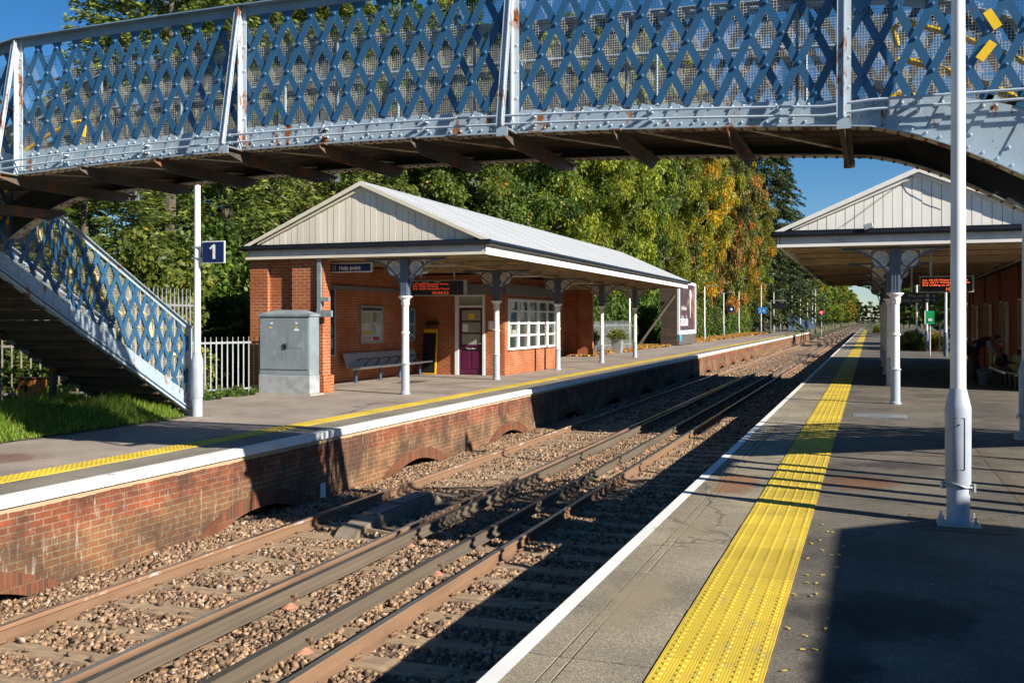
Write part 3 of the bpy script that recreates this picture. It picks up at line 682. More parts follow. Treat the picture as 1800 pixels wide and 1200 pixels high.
# landings, supports and stairs at either end
def stairs(X0, X1, side, right):
    # X0 = face nearest the tracks
    t = thing('footbridge_stairs', (X0, 13.5, 0), 'blue lattice flight of stairs from the footbridge down to the %s platform' % ('right' if right else 'left'), 'stairs')
    ya, yb_ = (11.35, 16.9) if right else (10.9, 15.3); ZT = 3.25 if right else 2.5; s = (ZT-.05)/(ya-yb_)
    lo = lambda y: ZT+s*(y-ya); pl = lambda y: lo(y)+.33; hi = lambda y: lo(y)+1.56
    for X, o in ((X0, side), (X1, -side)):
        def place(tt, d, z, X=X, o=o): return (X+d*1.0, tt, z)
        m_ = MB()
        for i in range(1): m_.prism([(ya, lo(ya)), (yb_, lo(yb_)), (yb_, pl(yb_)-.05), (yb_-.1, pl(yb_-.1)), (ya, pl(ya))], X-.006, X+.006, 'x')
        yy = ya+.15
        while yy < yb_-.2:
            m_.box(X+o*.006 if o > 0 else X-.012, X+.012 if o > 0 else X-.006, yy-.004, yy+.004, lo(yy)+.02, pl(yy)-.02)
            for (dy, dz) in ((.05, .07), (.05, .26), (.14, .12), (.2, .28), (.12, .2)): m_.dome((X+o*.007, yy+dy, lo(yy+dy)+dz), .018, (o,0,0), 6, .8)
            yy += .33
        m_.build('string_plate', LBLUE, t)
        m_ = MB(); m_.prism([(ya, lo(ya)-.02), (yb_+.06, lo(yb_+.06)-.02), (yb_+.06, lo(yb_+.06)+.02), (ya, lo(ya)+.02)], X-.05, X+.05, 'x')
        m_.prism([(ya, lo(ya)+.05), (yb_, lo(yb_)+.05), (yb_, lo(yb_)+.075), (ya, lo(ya)+.075)], X+(.007 if o > 0 else -.06), X+(.06 if o > 0 else -.007), 'x')
        m_.build('bottom_angle', LBLUE, t)
        m_ = MB(); m_.prism([(ya, hi(ya)-.07), (yb_-.05, hi(yb_-.05)-.07), (yb_-.05, hi(yb_-.05)), (ya, hi(ya))], X-.008+o*.012, X+.008+o*.012, 'x'); m_.prism([(ya, hi(ya)), (yb_, hi(yb_)), (yb_, hi(yb_)+.014), (ya, hi(ya)+.014)], X-.08, X+.08, 'x')
        m_.build('top_rail', LBLUE, t)
        lattice(pl, lambda y: hi(y)-.04, ya, yb_-.06, place, o).build('lattice_panel', DBLUE, t)
        wiremesh(lambda y: pl(y)-.02, lambda y: hi(y)-.08, ya, yb_-.08, lambda tt, d, z, X=X, o=o: (X-o*.035, tt, z)).build('wire_screen', MESHM, t)
        m_ = MB(); m_.box(X-.045, X+.045, yb_-.06, yb_+.03, 0, hi(yb_)-.005); m_.build('newel_post', LBLUE, t)
        m_ = MB(); yr = X-o*.12
        for h in (1.02, .7): m_.tube([(yr, ya, lo(ya)+.2+h), (yr, yb_-.3, lo(yb_-.3)+.2+h), (yr, yb_-.15, lo(yb_-.3)+.2+h-.06), (yr, yb_-.15, lo(yb_-.3)+.2+h-.25)], .021, 8)
        yy = ya+.3
        while yy < yb_:
            m_.bar((X-o*.03, yy, lo(yy)+.85), (X-o*.12, yy+.05, lo(yy)+1.2), .05, .03); m_.bar((X+o*.02, yy-.03, lo(yy)+.98), (X+o*.02, yy+.06, lo(yy)+1.13), .055, .012, up=(1,0,0)) if int(yy*10) % 3 == 0 else None
            yy += .62
        m_.build('yellow_handrail', YEL, t, smooth=False)
    n = 20 if right else 15; g = (yb_-ya)/n
    xa, xb = min(X0, X1)+.01, max(X0, X1)-.01
    for i in range(n):
        y = yb_-(i+1)*g; z = .0+(i+1)*.163
        m_ = MB(); m_.box(xa, xb, y, y+g+.02, z-.04, z); m_.box(xa, xb, y+g-.0, y+g+.012, z-.163, z-.045) if i % 1 == 0 else None
        m_.build('tread', TIMBER, t)
    # posts below
    for (x, y) in ((xa+.1, 12.5), (xa+.1, 13.7)): MB().box(x-.045, x+.045, y-.045, y+.045, -.03, lo(y)+.02).build('support_post', SOFFIT, t)
    # landing
    L = thing('footbridge_landing', ((X0+X1)/2, 10.4, 0), 'landing at the %s end of the footbridge on four iron columns' % ('right' if right else 'left'), 'landing')
    m_ = MB(); ZL = 3.3 if right else 2.36; m_.box(min(X0, X1), max(X0, X1), YN-.1, YF-.3, ZL, ZL+.14); m_.build('deck', SOFFIT, L)
    for x in (X0+(.12 if X1 > X0 else -.12), X1-(.12 if X1 > X0 else -.12)):
        for y in (YN+.1, YF-.45):
            m_ = MB(); m_.lathe([(.16,0),(.16,.05),(.085,.12),(.075,ZL-.16),(.13,ZL-.06),(.13,ZL)], (x, y, -.01), 14); m_.build('column', POSTGREY, L, smooth=True)
    yl = YN-.08
    lo2 = lambda x: 2.5; hi2 = lambda x: 4.0
    lattice(lambda x: ZL+.34, lambda x: ZL+1.55, min(X0, X1), max(X0, X1), lambda tt, d, z: (tt, yl+d, z), -1).build('lattice_panel', DBLUE, L)
    m_ = MB(); m_.box(min(X0, X1), max(X0, X1), yl-.01, yl+.01, ZL, ZL+.34).box(min(X0, X1), max(X0, X1), yl-.07, yl+.07, ZL+1.55, ZL+1.6)
    xo = X1; m_.box(xo-.01, xo+.01, YN-.1, YF-.3, ZL, ZL+.34).box(xo-.07, xo+.07, YN-.1, YF-.3, ZL+1.55, ZL+1.6); m_.build('landing_girder', LBLUE, L)
    lattice(lambda x: ZL+.34, lambda x: ZL+1.55, YN-.08, YF-.32, lambda tt, d, z: (xo+d, tt, z), 1).build('lattice_panel', DBLUE, L)
stairs(-11.85, -13.6, 1, False)
stairs(2.45, 4.2, -1, True)

# ------------------------------------------------------------------ canopies
def column(par, x, y, zt_, cap=2.32, far=False):
    m_ = MB(); m_.lathe([(.115,0),(.115,.04),(.098,.06),(.096,.70),(.115,.715),(.115,.735),(.09,.75)], (x, y, 0), 16)
    c = m_.build('column', POSTGREY, par, smooth=True)
    m_ = MB(); m_.lathe([(.088,.74),(.084,1.42),(.105,1.435),(.105,1.465),(.084,1.48),(.078,cap-.24),(.095,cap-.225),(.085,cap-.2),(.10,cap-.08),(.135,cap-.06),(.135,cap-.045),(.165,cap-.03),(.165,cap)], (x, y, 0), 16)
    m_.build('shaft', WHITEP, c, smooth=True)
    if not far:
        m_ = MB()
        for k in range(8):
            t = math.pi*2*k/8; 
            for q in range(3): m_.dome((x+.092*math.cos(t+.1*q), y+.092*math.sin(t+.1*q), cap-.11-.04*q), .02, (math.cos(t), math.sin(t), 0), 5, .9)
        m_.build('capital_leaves', SCROLL, c)
    m_ = MB(); m_.box(x-.10, x+.10, y-.08, y+.08, cap+.001, zt_)
    for dx in (-.06, 0, .06): m_.box(x+dx-.012, x+dx+.012, y-.092, y-.08, cap+.03, zt_-.05)
    H_ = zt_-cap-.08; Rr = .93
    for sg in (-1, 1):
        n = 14; P = []
        for i in range(n+1):
            a = math.pi/2*i/n; P.append((x+sg*(.09+Rr*(1-math.cos(a))), y, cap+.06+H_*math.sin(a)))
        for p, q in zip(P[:-1], P[1:]): m_.bar(p, q, .07, .035)
        cx, cz, cr = x+sg*.285, zt_-.215, .185
        n = 20
        for i in range(n):
            a, b = 2*math.pi*i/n, 2*math.pi*(i+1)/n; m_.bar((cx+cr*math.cos(a), y, cz+cr*math.sin(a)), (cx+cr*math.cos(b), y, cz+cr*math.sin(b)), .03, .022)
    m_.box(x-1.05, x+1.05, y-.05, y+.05, zt_-.02, zt_+.02)
    m_.build('bracket', COLBLUE, c)
    if not far or True:
        m_ = MB()
        def curl(cx, cz, r, a0, turns, w=.013, sg=1):
            n = 12; pts = []
            for i in range(n+1):
                u = i/n; a = a0+sg*turns*2*math.pi*u; rr = r*(1-.72*u); pts.append((cx+rr*math.cos(a), y, cz+rr*math.sin(a)))
            for p, q in zip(pts[:-1], pts[1:]): m_.bar(p, q, .034, w)
        for sg in (-1, 1):
            cx, cz = x+sg*.285, zt_-.215; n = 20; m_.mi = 0
            m_.prism([(cx+.172*math.cos(2*math.pi*k/n), cz+.172*math.sin(2*math.pi*k/n)) for k in range(n)], y-.009, y+.009, 'y')
            H2 = zt_-cap-.08
            def arc(a, ins=0): return (x+sg*(.09+.93*(1-math.cos(a))-ins), cap+.06+H2*math.sin(a))
            p1 = [(x+sg*.10, zt_-.41)] + [arc(a, .03) for a in (.42,.55,.68,.8)] 
            m_.prism(p1 if sg < 0 else p1[::-1], y-.007, y+.007, 'y')
            p2 = [(x+sg*.90, zt_-.035), (x+sg*.47, zt_-.035)] + [arc(a, .03) for a in (1.02,1.15,1.28)]
            m_.prism(p2 if sg > 0 else p2[::-1], y-.007, y+.007, 'y')
            m_.mi = 1
            for k in range(6):
                a = 2*math.pi*k/6+.3; curl(cx+.105*math.cos(a), cz+.105*math.sin(a), .05, a, 1.0, .006, 1 if k % 2 else -1)
            curl(cx, cz, .045, 0, 1.2, .006)
            for (dx, dz, r) in ((.17, -.47, .045), (.15, -.58, .03), (.56, -.08, .04), (.68, -.065, .028)): curl(x+sg*dx, zt_+dz, r, 0, 1.2, .006, sg)
        m_.build('scrollwork', [SCROLL, COLBLUE], c)
def canopy(par, x0, x1, y0, y1, ze, za, zs, cols, colx, trackside, board, fascm, bw, nrow, gut=BLACKG, wallx=None):
    xm = (x0+x1)/2
    # corrugated roof
    m_ = MB(); ny = int((y1-y0+.5)/.019); P = .076
    ya, yb = y0-.11, y1+.1
    for (xe, s) in ((x0-.1, -1), (x1+.1, 1)):
        vs = []; fs = []; zee = ze+.09
        for i in range(ny+1):
            y = ya+(yb-ya)*i/ny; dz = .008*math.sin(2*math.pi*y/P)
            vs += [(xe, y, zee-.02+dz), (xm, y, za+.06+dz)]
        for i in range(ny): fs.append((2*i, 2*i+1, 2*i+3, 2*i+2))
        m_.add(vs, fs)
        m_.mi = 1
        y = ya+.35; row = 0
        while y < yb-.1:
            for k in range(30):
                u = (k+.5+.35*math.sin(row*5.1))/31.0; xx = xe+(xm-xe)*u; zz = zee+(za+.06-zee)*u
                m_.dome((xx, y, zz+.003), .0095, (0,0,1), 5, 1.1)
            y += .912; row += 1
        m_.mi = 0
    m_.prism([(xm-.14, za+.005), (xm, za+.085), (xm+.14, za+.005)], ya-.01, yb+.01, 'y')
    m_.build('roof', [ROOFW, BOLT], par)
    # gables
    for yg, f in ((y0, -1), (y1-.1, 1)):
        m_ = MB(); x = x0+.02; k = 0
        zlo = ze+.10
        def top(x): return ze+.0+(za-ze)*(1-abs(x-xm)/(xm-x0))
        while x < x1-.02:
            b = min(x+bw, x1-.02); yy = yg+f*(.004*((k*7) % 3)); a_ = x+.005; b_ = b-.005
            tops = [(a_, max(zlo+.002, top(a_)))] + ([(xm, top(xm))] if a_ < xm < b_ else []) + [(b_, max(zlo+.002, top(b_)))]
            m_.prism([(a_, zlo), (b_, zlo)] + tops[::-1], min(yy, yy+.02), max(yy, yy+.02), 'y'); x = b; k += 1
        m_.mi = 1; m_.prism([(x0+.05, zlo-.01), (x1-.05, zlo-.01), (xm, za-.05)], yg+.03 if f < 0 else yg-.05, yg+.05 if f < 0 else yg-.03, 'y')
        m_.build('gable', [board, BOLT], par)
        m_ = MB()
        for xe in (x0-.1, x1+.1):
            yy0, yy1 = (yg-.13, yg-.105) if f < 0 else (yg+.105, yg+.13)
            m_.prism([(xe, ze-.0), (xe, ze+.085), (xm, za+.075), (xm, za-.03)] if xe < xm else [(xe, ze-.0), (xm, za-.03), (xm, za+.075), (xe, ze+.085)], yy0, yy1, 'y')
            yy0, yy1 = (yg-.20, yg-.02) if f < 0 else (yg+.02, yg+.20)
            xi = xe+.35*(1 if xe < xm else -1)
            m_.prism([(xi, ze+.10), (xi, ze+.17), (xm, za-.04), (xm, za-.11)] if xe < xm else [(xi, ze+.10), (xm, za-.11), (xm, za-.04), (xi, ze+.17)], yg-.06 if f < 0 else yg+.02, yg-.006 if f < 0 else yg+.06, 'y')
        m_.build('barge_board', fascm, par)
    # gutters
    m_ = MB(); m_.box(x0-.16, x1+.16, y0-.15, y0-.05, ze-.04, ze+.075); m_.tube([(x0-.16, y0-.13, ze+.0), (x1+.16, y0-.13, ze+.0)], .05, 8)
    for xe, s in ((x0, -1), (x1, 1)): m_.tube([(xe+s*.13, y0-.15, ze+.01), (xe+s*.13, y1+.1, ze+.01)], .06, 10); m_.box(min(xe+s*.05, xe+s*.09), max(xe+s*.05, xe+s*.09), y0-.05, y1+.1, ze-.03, ze+.06)
    m_.build('gutter', gut, par, smooth=True)
    # fascias
    m_ = MB()
    m_.box(x0-.02, x1+.02, y0-.05, y0-.01, zs+.065, ze-.04); m_.box(x0-.06, x1+.06, y0-.11, y0-.052, zs, zs+.06)
    m_.build('front_fascia', M('grey_fascia', (.42,.43,.45), .6, 0, .12, 3, .1, 30, (.25,.2,.15), (.66,.73), 8) , par)
    m_ = MB(); m_.box(x0-.055, x1+.055, y0-.125, y0-.112, zs-.004, zs+.058)
    m_.build('front_bead', fascm, par)
    m_ = MB()
    for xe, s in ((x0, -1), (x1, 1)): m_.box(min(xe, xe+s*.045), max(xe, xe+s*.045), y0-.05, y1+.05, zs, ze-.025)
    m_.box(x0, x1, y1, y1+.04, zs, ze)
    m_.build('side_fascia', FASCW, par)
    # soffit and beams
    m_ = MB(); y = y0+.02; k = 0
    while y < y1: m_.box(x0+.01, x1-.01, y, min(y+.14, y1)-.004, zs+.13+.003*(k % 2), zs+.15); y += .14; k += 1
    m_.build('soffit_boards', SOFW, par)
    for yc in cols:
        for dy in (0, ) :
            m_ = MB(); m_.box(x0+.05, x1-.05, yc+dy-.05, yc+dy+.05, zs-.04, zs+.12); m_.build('tie_beam', SOFB, par)
    for a, b in zip(cols[:-1], cols[1:]):
        for u in (1/3, 2/3):
            m_ = MB(); yy = a+(b-a)*u; m_.box(x0+.05, x1-.05, yy-.04, yy+.04, zs+.02, zs+.125); m_.build('tie_beam', SOFB, par)
    m_ = MB(); m_.box(colx-.07, colx+.07, cols[0]+.06, cols[-1], zs-.03, zs+.11); m_.build('long_beam', SOFB, par)
    for i, yc in enumerate(cols): column(par, colx, yc, zs-.045, far=(i > 2))

# left station building ------------------------------------------------
LB = thing('station_building', (-11.3, 21, 0), 'red brick waiting shelter and ticket office with pale corrugated canopy roof on the left platform', 'station building')
LCOL = [21.3+6.1*i for i in range(5)]
canopy(LB, -14.45, -8.2, 21.0, 47.2, 3.50, 4.95, 3.24, LCOL, -10.35, 1, CREAM, FASC, .166, 5)
def wall(name, parts, mat=BRICK, par=LB):
    m_ = MB()
    for p in parts: m_.box(*p)
    return m_.build(name, mat, par)
wall('end_wall', [(-14.42,-12.42,21.12,21.4,0,3.3),(-14.45,-13.95,21.0,21.12,0,3.25),(-13.25,-12.40,21.0,21.12,0,3.25),(-13.28,-12.35,20.95,21.45,0,.42),(-14.48,-13.92,20.95,21.12,0,.42)])
wall('back_wall', [(-14.42,-14.0,21.4,47.1,0,3.3)])
wall('office_front', [(-14.0,-12.56,29.5,29.75,0,3.2),(-11.52,-10.90,29.5,29.75,0,3.2),(-12.56,-11.52,29.5,29.75,2.55,3.2)])
wall('bay_front', [(-11.1,-10.87,29.51,34.98,0,.85),(-11.1,-10.87,29.52,29.80,.85,2.44),(-11.1,-10.87,34.97,35.3,0,3.1),(-14.0,-11.1,35.05,35.3,0,3.2),(-11.1,-10.87,29.52,34.97,2.44,3.15)])
wall('end_screen', [(-14.0,-12.65,46.6,46.85,0,3.3),(-13.3,-12.62,46.45,46.6,0,3.25),(-13.34,-12.57,46.4,46.62,0,.4)])
wall('frieze', [(-14.0,-12.5,29.44,29.498,2.56,2.9),(-12.5,-10.85,29.44,29.498,2.56,2.9),(-10.868,-10.81,29.44,35.32,2.56,2.9),(-13.998,-13.94,21.45,29.44,2.60,2.72)], GREYW)
m_ = MB(); m_.box(-12.55,-12.43,29.44,29.6,0,2.55).box(-11.60,-11.53,29.44,29.6,0,2.55).box(-12.43,-11.60,29.44,29.6,2.15,2.22).box(-12.56,-11.52,29.435,29.6,2.5,2.555); m_.build('door_frame', FASCW, LB)
m_ = MB().box(-12.43,-11.60,29.5,29.52,2.22,2.5); m_.build('fanlight', DOORG, LB)
dm = MB(); dm.box(-12.42,-11.61,29.50,29.53,.02,.92)
for a, b in ((-12.42,-12.33),(-11.69,-11.61)): dm.box(a, b, 29.50,29.53,.92,2.14)
for z in (.92,1.30,1.68,2.06): dm.box(-12.33,-11.69,29.50,29.53,z,z+.05 if z < 2 else 2.14)
for a, b in ((-12.32,-12.05),(-11.97,-11.70)): dm.box(a,b,29.488,29.50,.2,.75)
door = dm.build('door', MAROON, LB, bevel=.006)
MB().box(-12.33,-11.69,29.512,29.52,.97,2.06).build('pane', DOORG, door)
m_ = MB(); m_.tube([(-11.66,29.48,1.0),(-11.66,29.44,1.0),(-11.75,29.44,1.0)], .012, 6); m_.build('handle', GALV, door)
m_ = MB(); m_.box(-12.26,-11.76,29.48,29.486,.80,.88); o = m_.build('door_notice', BLACK, door); text('lettering', 'Ticket office', .062, (-12.17,29.478,.822), FACE_S, SIGNW, door)
MB().box(-12.1,-11.9,29.505,29.511,1.78,1.95).build('yellow_notice', YEL, door); MB().box(-12.31,-12.12,29.505,29.511,1.38,1.62).build('paper_notice', SIGNW, door)
# bay window 5 x 4 panes
m_ = MB(); x0_, x1_ = -10.93, -10.84; y0_, y1_ = 29.80, 34.97; z0_, z1_ = .85, 2.44
m_.box(x0_, x1_+.05, y0_-.05, y1_+.05, z0_-.06, z0_+.01); m_.box(x0_, x1_, y0_, y0_+.10, z0_+.01, z1_); m_.box(x0_, x1_, y1_-.10, y1_, z0_+.01, z1_); m_.box(x0_, x1_, y0_+.1, y1_-.1, z1_-.09, z1_)
pw = (y1_-y0_)/5
for i in range(1, 5): m_.box(x0_-.02, x1_-.01, y0_+pw*i-.06, y0_+pw*i+.06, z0_+.01, z1_-.09)
for j in (1, 2, 3):
    for i in range(5): m_.box(x0_, x1_-.02, y0_+pw*i+(.1 if i == 0 else .06), y0_+pw*(i+1)-(.1 if i == 4 else .06), z0_+(z1_-z0_)*j/4-.03, z0_+(z1_-z0_)*j/4+.03)
wn = m_.build('bay_window', WHITEP, LB)
MB().box(-10.925,-10.915,29.82,34.95,.87,2.4).build('pane', GLASS, wn)
rr = random.Random(8); PM = [M('paper_blue', (.06,.14,.2), .6), M('paper_pale', (.30,.31,.27), .6), M('paper_red', (.12,.05,.04), .6)]
for k in range(13): # blinds, papers and shelves behind the glass
    yy = 29.95+rr.random()*4.6; zz = .95+rr.random()*1.1
    MB().box(-10.914-.0003*k, -10.910-.0003*k, yy, yy+.12+rr.random()*.25, zz, zz+.15+rr.random()*.28).build('notice', PM[k % 3], wn)
m_ = MB().tube([(-10.84,32.5,0),(-10.84,32.5,.83)], .022, 8); m_.build('drainpipe', BLACKG, LB)
m_ = MB(); m_.box(-12.52,-12.42,20.93,21.0,1.98,3.3).box(-12.52,-12.12,20.90,20.99,1.83,1.98).box(-12.42,-12.2,20.93,20.99,2.2,2.3); m_.build('cable_trunking', STEELG, LB)
# under-canopy lights
for i, yy in enumerate((22.6, 29.2, 35.6, 41.6)):
    m_ = MB(); m_.box(-10.9,-9.6,yy-.06,yy+.06,3.08,3.15); o = m_.build('strip_light', M('light_housing', (.5,.47,.4), .5), None, bevel=.015)
    tag(o, 'cream strip light under the left canopy roof, number %s from the near gable' % ('one','two','three','four')[i], 'light', 'strip lights under the left canopy')
    m_ = MB(); m_.box(-10.3,-10.2,yy-.02,yy+.02,3.15,3.36); c = m_.build('hanger', GALV, o)

# right station building -----------------------------------------------
RB = thing('station_building', (4, 22, 0), 'dark red brick station building with wide white gabled canopy on the right platform', 'station building')
RCOL = [22.3+6.0*i for i in range(5)]
canopy(RB, -1.82, 3.66, 22.0, 47.2, 3.56, 4.80, 3.30, RCOL, .49, -1, CREAM2, FASCW, .186, 5)
wall('front_wall', [(4.0,4.25,27,47,0,3.4)]+[(3.94,4.0,y,y+.5,0,3.3) for y in (27,31.5,36,40.5,45,46.5)], BRICKD, RB)
wall('side_wall', [(4.25,9,27,27.25,0,3.4),(4.25,9,46.75,47,0,3.4),(8.75,9,27.25,46.75,0,3.4)], BRICKD, RB)
m_ = MB(); m_.prism([(3.75,3.42),(9.25,3.42),(6.5,4.7)], 26.8, 47.2, 'y'); m_.build('main_roof', M('slate', (.08,.08,.09), .6, 0, .3, 8), RB)
m_ = MB(); m_.box(3.62,4.0,26.9,47.2,3.32,3.42); m_.build('valley_gutter', SOFW, RB)
for y in (29.0, 33.5, 38, 42.6):
    m_ = MB(); m_.box(3.95,3.99,y,y+.95,.0,2.2); d = m_.build('door', M('brown_door', (.05,.02,.015), .5), RB)
    m_ = MB(); m_.box(3.93,4.0,y-.08,y,0,2.3).box(3.93,4.0,y+.95,y+1.03,0,2.3).box(3.93,4.0,y,y+.95,2.2,2.3); m_.build('frame', M('tan_frame', (.30,.18,.09), .6), d)
for y in (30.6, 34.9, 39.6, 44):
    m_ = MB(); m_.box(3.95,3.99,y,y+.7,1.0,2.3); d = m_.build('window', GLASS, RB)
    m_ = MB(); m_.box(3.92,4.0,y-.06,y,.94,2.36).box(3.92,4.0,y+.7,y+.76,.94,2.36).box(3.92,4.0,y,y+.7,.94,1.0).box(3.92,4.0,y,y+.7,2.3,2.36).box(3.93,3.995,y+.33,y+.37,1.0,2.3); m_.build('frame', M('buff_frame', (.4,.33,.22), .6), d)
# cable drooping over right gable and floodlight
pts = [(-.55+1.35*u, 21.93, 3.70+1.0*u-.12*math.sin(math.pi*u)*0) for u in [i/8 for i in range(9)]] + [(.8+.75*u, 21.93, 4.68-.55*u**.6-.02) for u in [i/8 for i in range(1, 9)]]
m_ = MB().tube(pts, .005, 5); tag(m_.build('cable', BOLT), 'thin dark cable hanging across the white boards of the right gable', 'cable')
t = thing('floodlight', (-.05, 21.85, 3.62), 'small floodlight on the bottom edge of the right white gable', 'floodlight')
MB().bar((-.13,21.8,3.66),(.05,21.8,3.71),.1,.11).build('lamp_body', GALV, t, bevel=.015); MB().tube([(-.1,21.92,3.6),(-.1,21.83,3.63)], .015, 6).build('bracket', GALV, t)

# station office behind the camera on the right platform (casts the broad shadow)
OB = thing('station_office', (8.4, 0, 0), 'brick station office standing to the right of the near platform', 'station building')
m_ = MB(); m_.box(5.72, 11, -9, 6.85, 0, 3.35); m_.build('wall', BRICKD, OB)
m_ = MB(); m_.prism([(5.58,3.35),(11.2,3.35),(8.5,4.6)], -9.2, 6.95, 'y'); m_.build('roof', M('slate_tiles', (.09,.09,.1), .7, 0, .3, 8), OB)

# ------------------------------------------------------------------ lamp posts
def lamp_post(x, y, label, h=5.1, arm=-1, group=None, collar=True, base=None):
    t = thing('lamp_post', (x, y, 0), label, 'lamp post', group)
    m_ = MB(); m_.lathe([(.094,0),(.094,.33),(.098,.335),(.104,.35),(.106,1.0),(.10,1.03),(.07,1.16),(.066,1.17)], (x, y, 0), 20); b = m_.build('hinged_base', base or POSTGREY, t, smooth=True)
    if collar and x > 0:
        m_ = MB(); yy = y-.107
        for a0, a1, b0, b1 in ((-.045,.045,.48,.484),(-.045,.045,.92,.924)): m_.box(x+a0, x+a1, yy+.003, yy+.0095, b0, b1)
        m_.box(x-.047,x-.043,yy+.006,yy+.014,.484,.92); m_.box(x+.043,x+.047,yy+.006,yy+.014,.484,.92); m_.lathe([(.006,0),(.006,.012)], (x, yy+.0, .86), 6); m_.build('door_seam', BOLT, t)
    m_ = MB(); m_.lathe([(.064,1.16),(.055,h-.3),(.05,h)], (x, y, 0), 20); m_.build('pole', WHITEP, t, smooth=True)
    if collar:
        m_ = MB(); m_.box(x-.17, x+.17, y-.15, y+.15, .002, .016)
        for sx in (-.13, .13):
            for sy in (-.11, .11): m_.lathe([(.02,.016),(.02,.05),(.011,.05),(.011,.085)], (x+sx, y+sy, 0), 6)
        m_.build('base_plate', GALV, t)
        m_ = MB(); m_.tube([(x-.125, y-.03, .345), (x-.10, y-.045, .36), (x-.05, y-.098, .362), (x, y-.112, .355), (x+.05, y-.098, .335), (x+.11, y-.045, .33)], .008, 6); m_.lathe([(.018,0),(.018,.06)], (x-.125, y-.04, .31), 8); m_.lathe([(.018,0),(.018,.07)], (x+.12, y-.04, .29), 8); m_.build('hinge', GALV, t, smooth=True)
    m_ = MB(); m_.tube([(x, y, h-.02), (x, y, h+.03), (x+arm*.25, y, h+.05), (x+arm*.55, y, h+.06)], .022, 8); m_.prism([(x+arm*.5, h+.03), (x+arm*1.15, h+.045), (x+arm*1.15, h+.075), (x+arm*.6, h+.12), (x+arm*.5, h+.10)][::(1 if arm > 0 else -1)], y-.11, y+.11, 'y'); m_.build('lamp_head', GALV, t)
    return t
lamp_post(.71, 9.36, 'white lamp post with grey hinged base standing nearest on the right platform', 5.2, 1)
lamp_post(2.16, 16.34, 'white lamp post at the right edge of the photo, just before the right canopy', 5.2, 1, base=POSTGREY)
p1 = lamp_post(-11.56, 15.15, 'white lamp post carrying the number 1 sign at the foot of the stairs', 4.95, 1, collar=False)
t = thing('platform_number_sign', (-11.15, 15.1, 3.0), 'square navy sign with a white number 1 on the left lamp post', 'sign')
MB().box(-11.40,-10.915,15.08,15.10,2.78,3.18).build('sign_border', SIGNW, t); MB().box(-11.38,-10.935,15.072,15.079,2.80,3.16).build('sign_face', NAVY, t)
m_ = MB(); m_.prism([(-11.165,2.855),(-11.115,2.855),(-11.115,3.115),(-11.155,3.115),(-11.235,3.055),(-11.215,3.025),(-11.165,3.06)], 15.066, 15.071, 'y'); m_.build('lettering', SIGNW, t)
MB().box(-11.63,-11.38,15.09,15.12,3.06,3.09).box(-11.63,-11.38,15.09,15.12,2.86,2.89).build('clamp', GALV, t)
# far lamp posts
fl = [(-14.0,50,4.4,'slim white lamp post in front of the ivy just beyond the left canopy'),(-13.6,58.6,4.4,'white lamp post with a small yellow plate left of the billboard'),(-13.4,86,4.6,'white lamp post just right of the billboard'),
      (-15.2,111,4.7,'lamp post with a small round blue sign among the bushes beyond the billboard'),(-14.9,122,6.6,'tall lamp post second beyond the billboard'),(-13.7,136,6.4,'thick lamp post with the blue 2 4 sign'),
      (-13.3,150,6.0,'lamp post just right of the far information board'),(-13.6,165,5.4,'thin lamp post in the dark gap before the blue railings')]
for x, y, h, lab in fl: lamp_post(x, y, lab, h, 1, 'distant lamp posts on the left platform', collar=False)
for i, (x, y, h) in enumerate(((-12.6,176,8),(-11.6,182,8),(-11.0,192,7.5),(-10.3,196,7.5),(-9.9,199,7.5))):
    lamp_post(x, y, 'thin lamp post by the far blue railings, number %s from the left' % ('one','two','three','four','five')[i], h, 1, 'lamp posts by the blue railings', collar=False, base=DARKPOLE)
for x, y, h, lab in ((3.0,74,4.6,'white post left of the pair beyond the right canopy columns'),(3.35,68,4.5,'white post seen between the near canopy column and the way out sign'),(2.95,60,4.4,'white post with dark blue base right of the column'),(3.4,52,4.2,'grey post beside the green sign')):
    lamp_post(x, y, lab, h, -1 if y > 70 else 1, 'posts beyond the right canopy', collar=False, base=DARKPOLE)
lamp_post(3.4, 150, 'tall blue-grey lamp post far along the right platform', 9, -1, collar=False, base=DARKPOLE)

# ------------------------------------------------------------------ signs
t = thing('help_point_sign', (-12, 21.6, 3.0), 'navy hanging sign reading Help point under the left gable', 'sign')
MB().box(-12.56,-11.40,21.6,21.66,2.92,3.15).build('sign_border', SIGNW, t); MB().box(-12.53,-11.43,21.592,21.599,2.945,3.125).build('sign_face', NAVY, t)
text('lettering', 'Help point', .14, (-12.30,21.588,2.985), FACE_S, SIGNW, t, offset=.003)
m_ = MB(); m_.box(-12.48,-12.38,21.586,21.591,2.98,2.99).box(-12.48,-12.38,21.586,21.591,3.08,3.09).box(-12.48,-12.47,21.586,21.591,2.99,3.08).box(-12.39,-12.38,21.586,21.591,2.99,3.08).box(-12.435,-12.42,21.586,21.591,3.0,3.05); m_.dome((-12.428,21.59,3.066), .01, (0,-1,0)); m_.build('symbol', SIGNW, t)
MB().box(-12.3,-12.27,21.62,21.65,3.15,3.37).box(-11.7,-11.67,21.62,21.65,3.15,3.37).build('hanger', GALV, t)
LED = emis('led_orange', (1.0, .14, .04), .8); LEDF = emis('led_orange_dim', (1.0, .10, .03), .28)
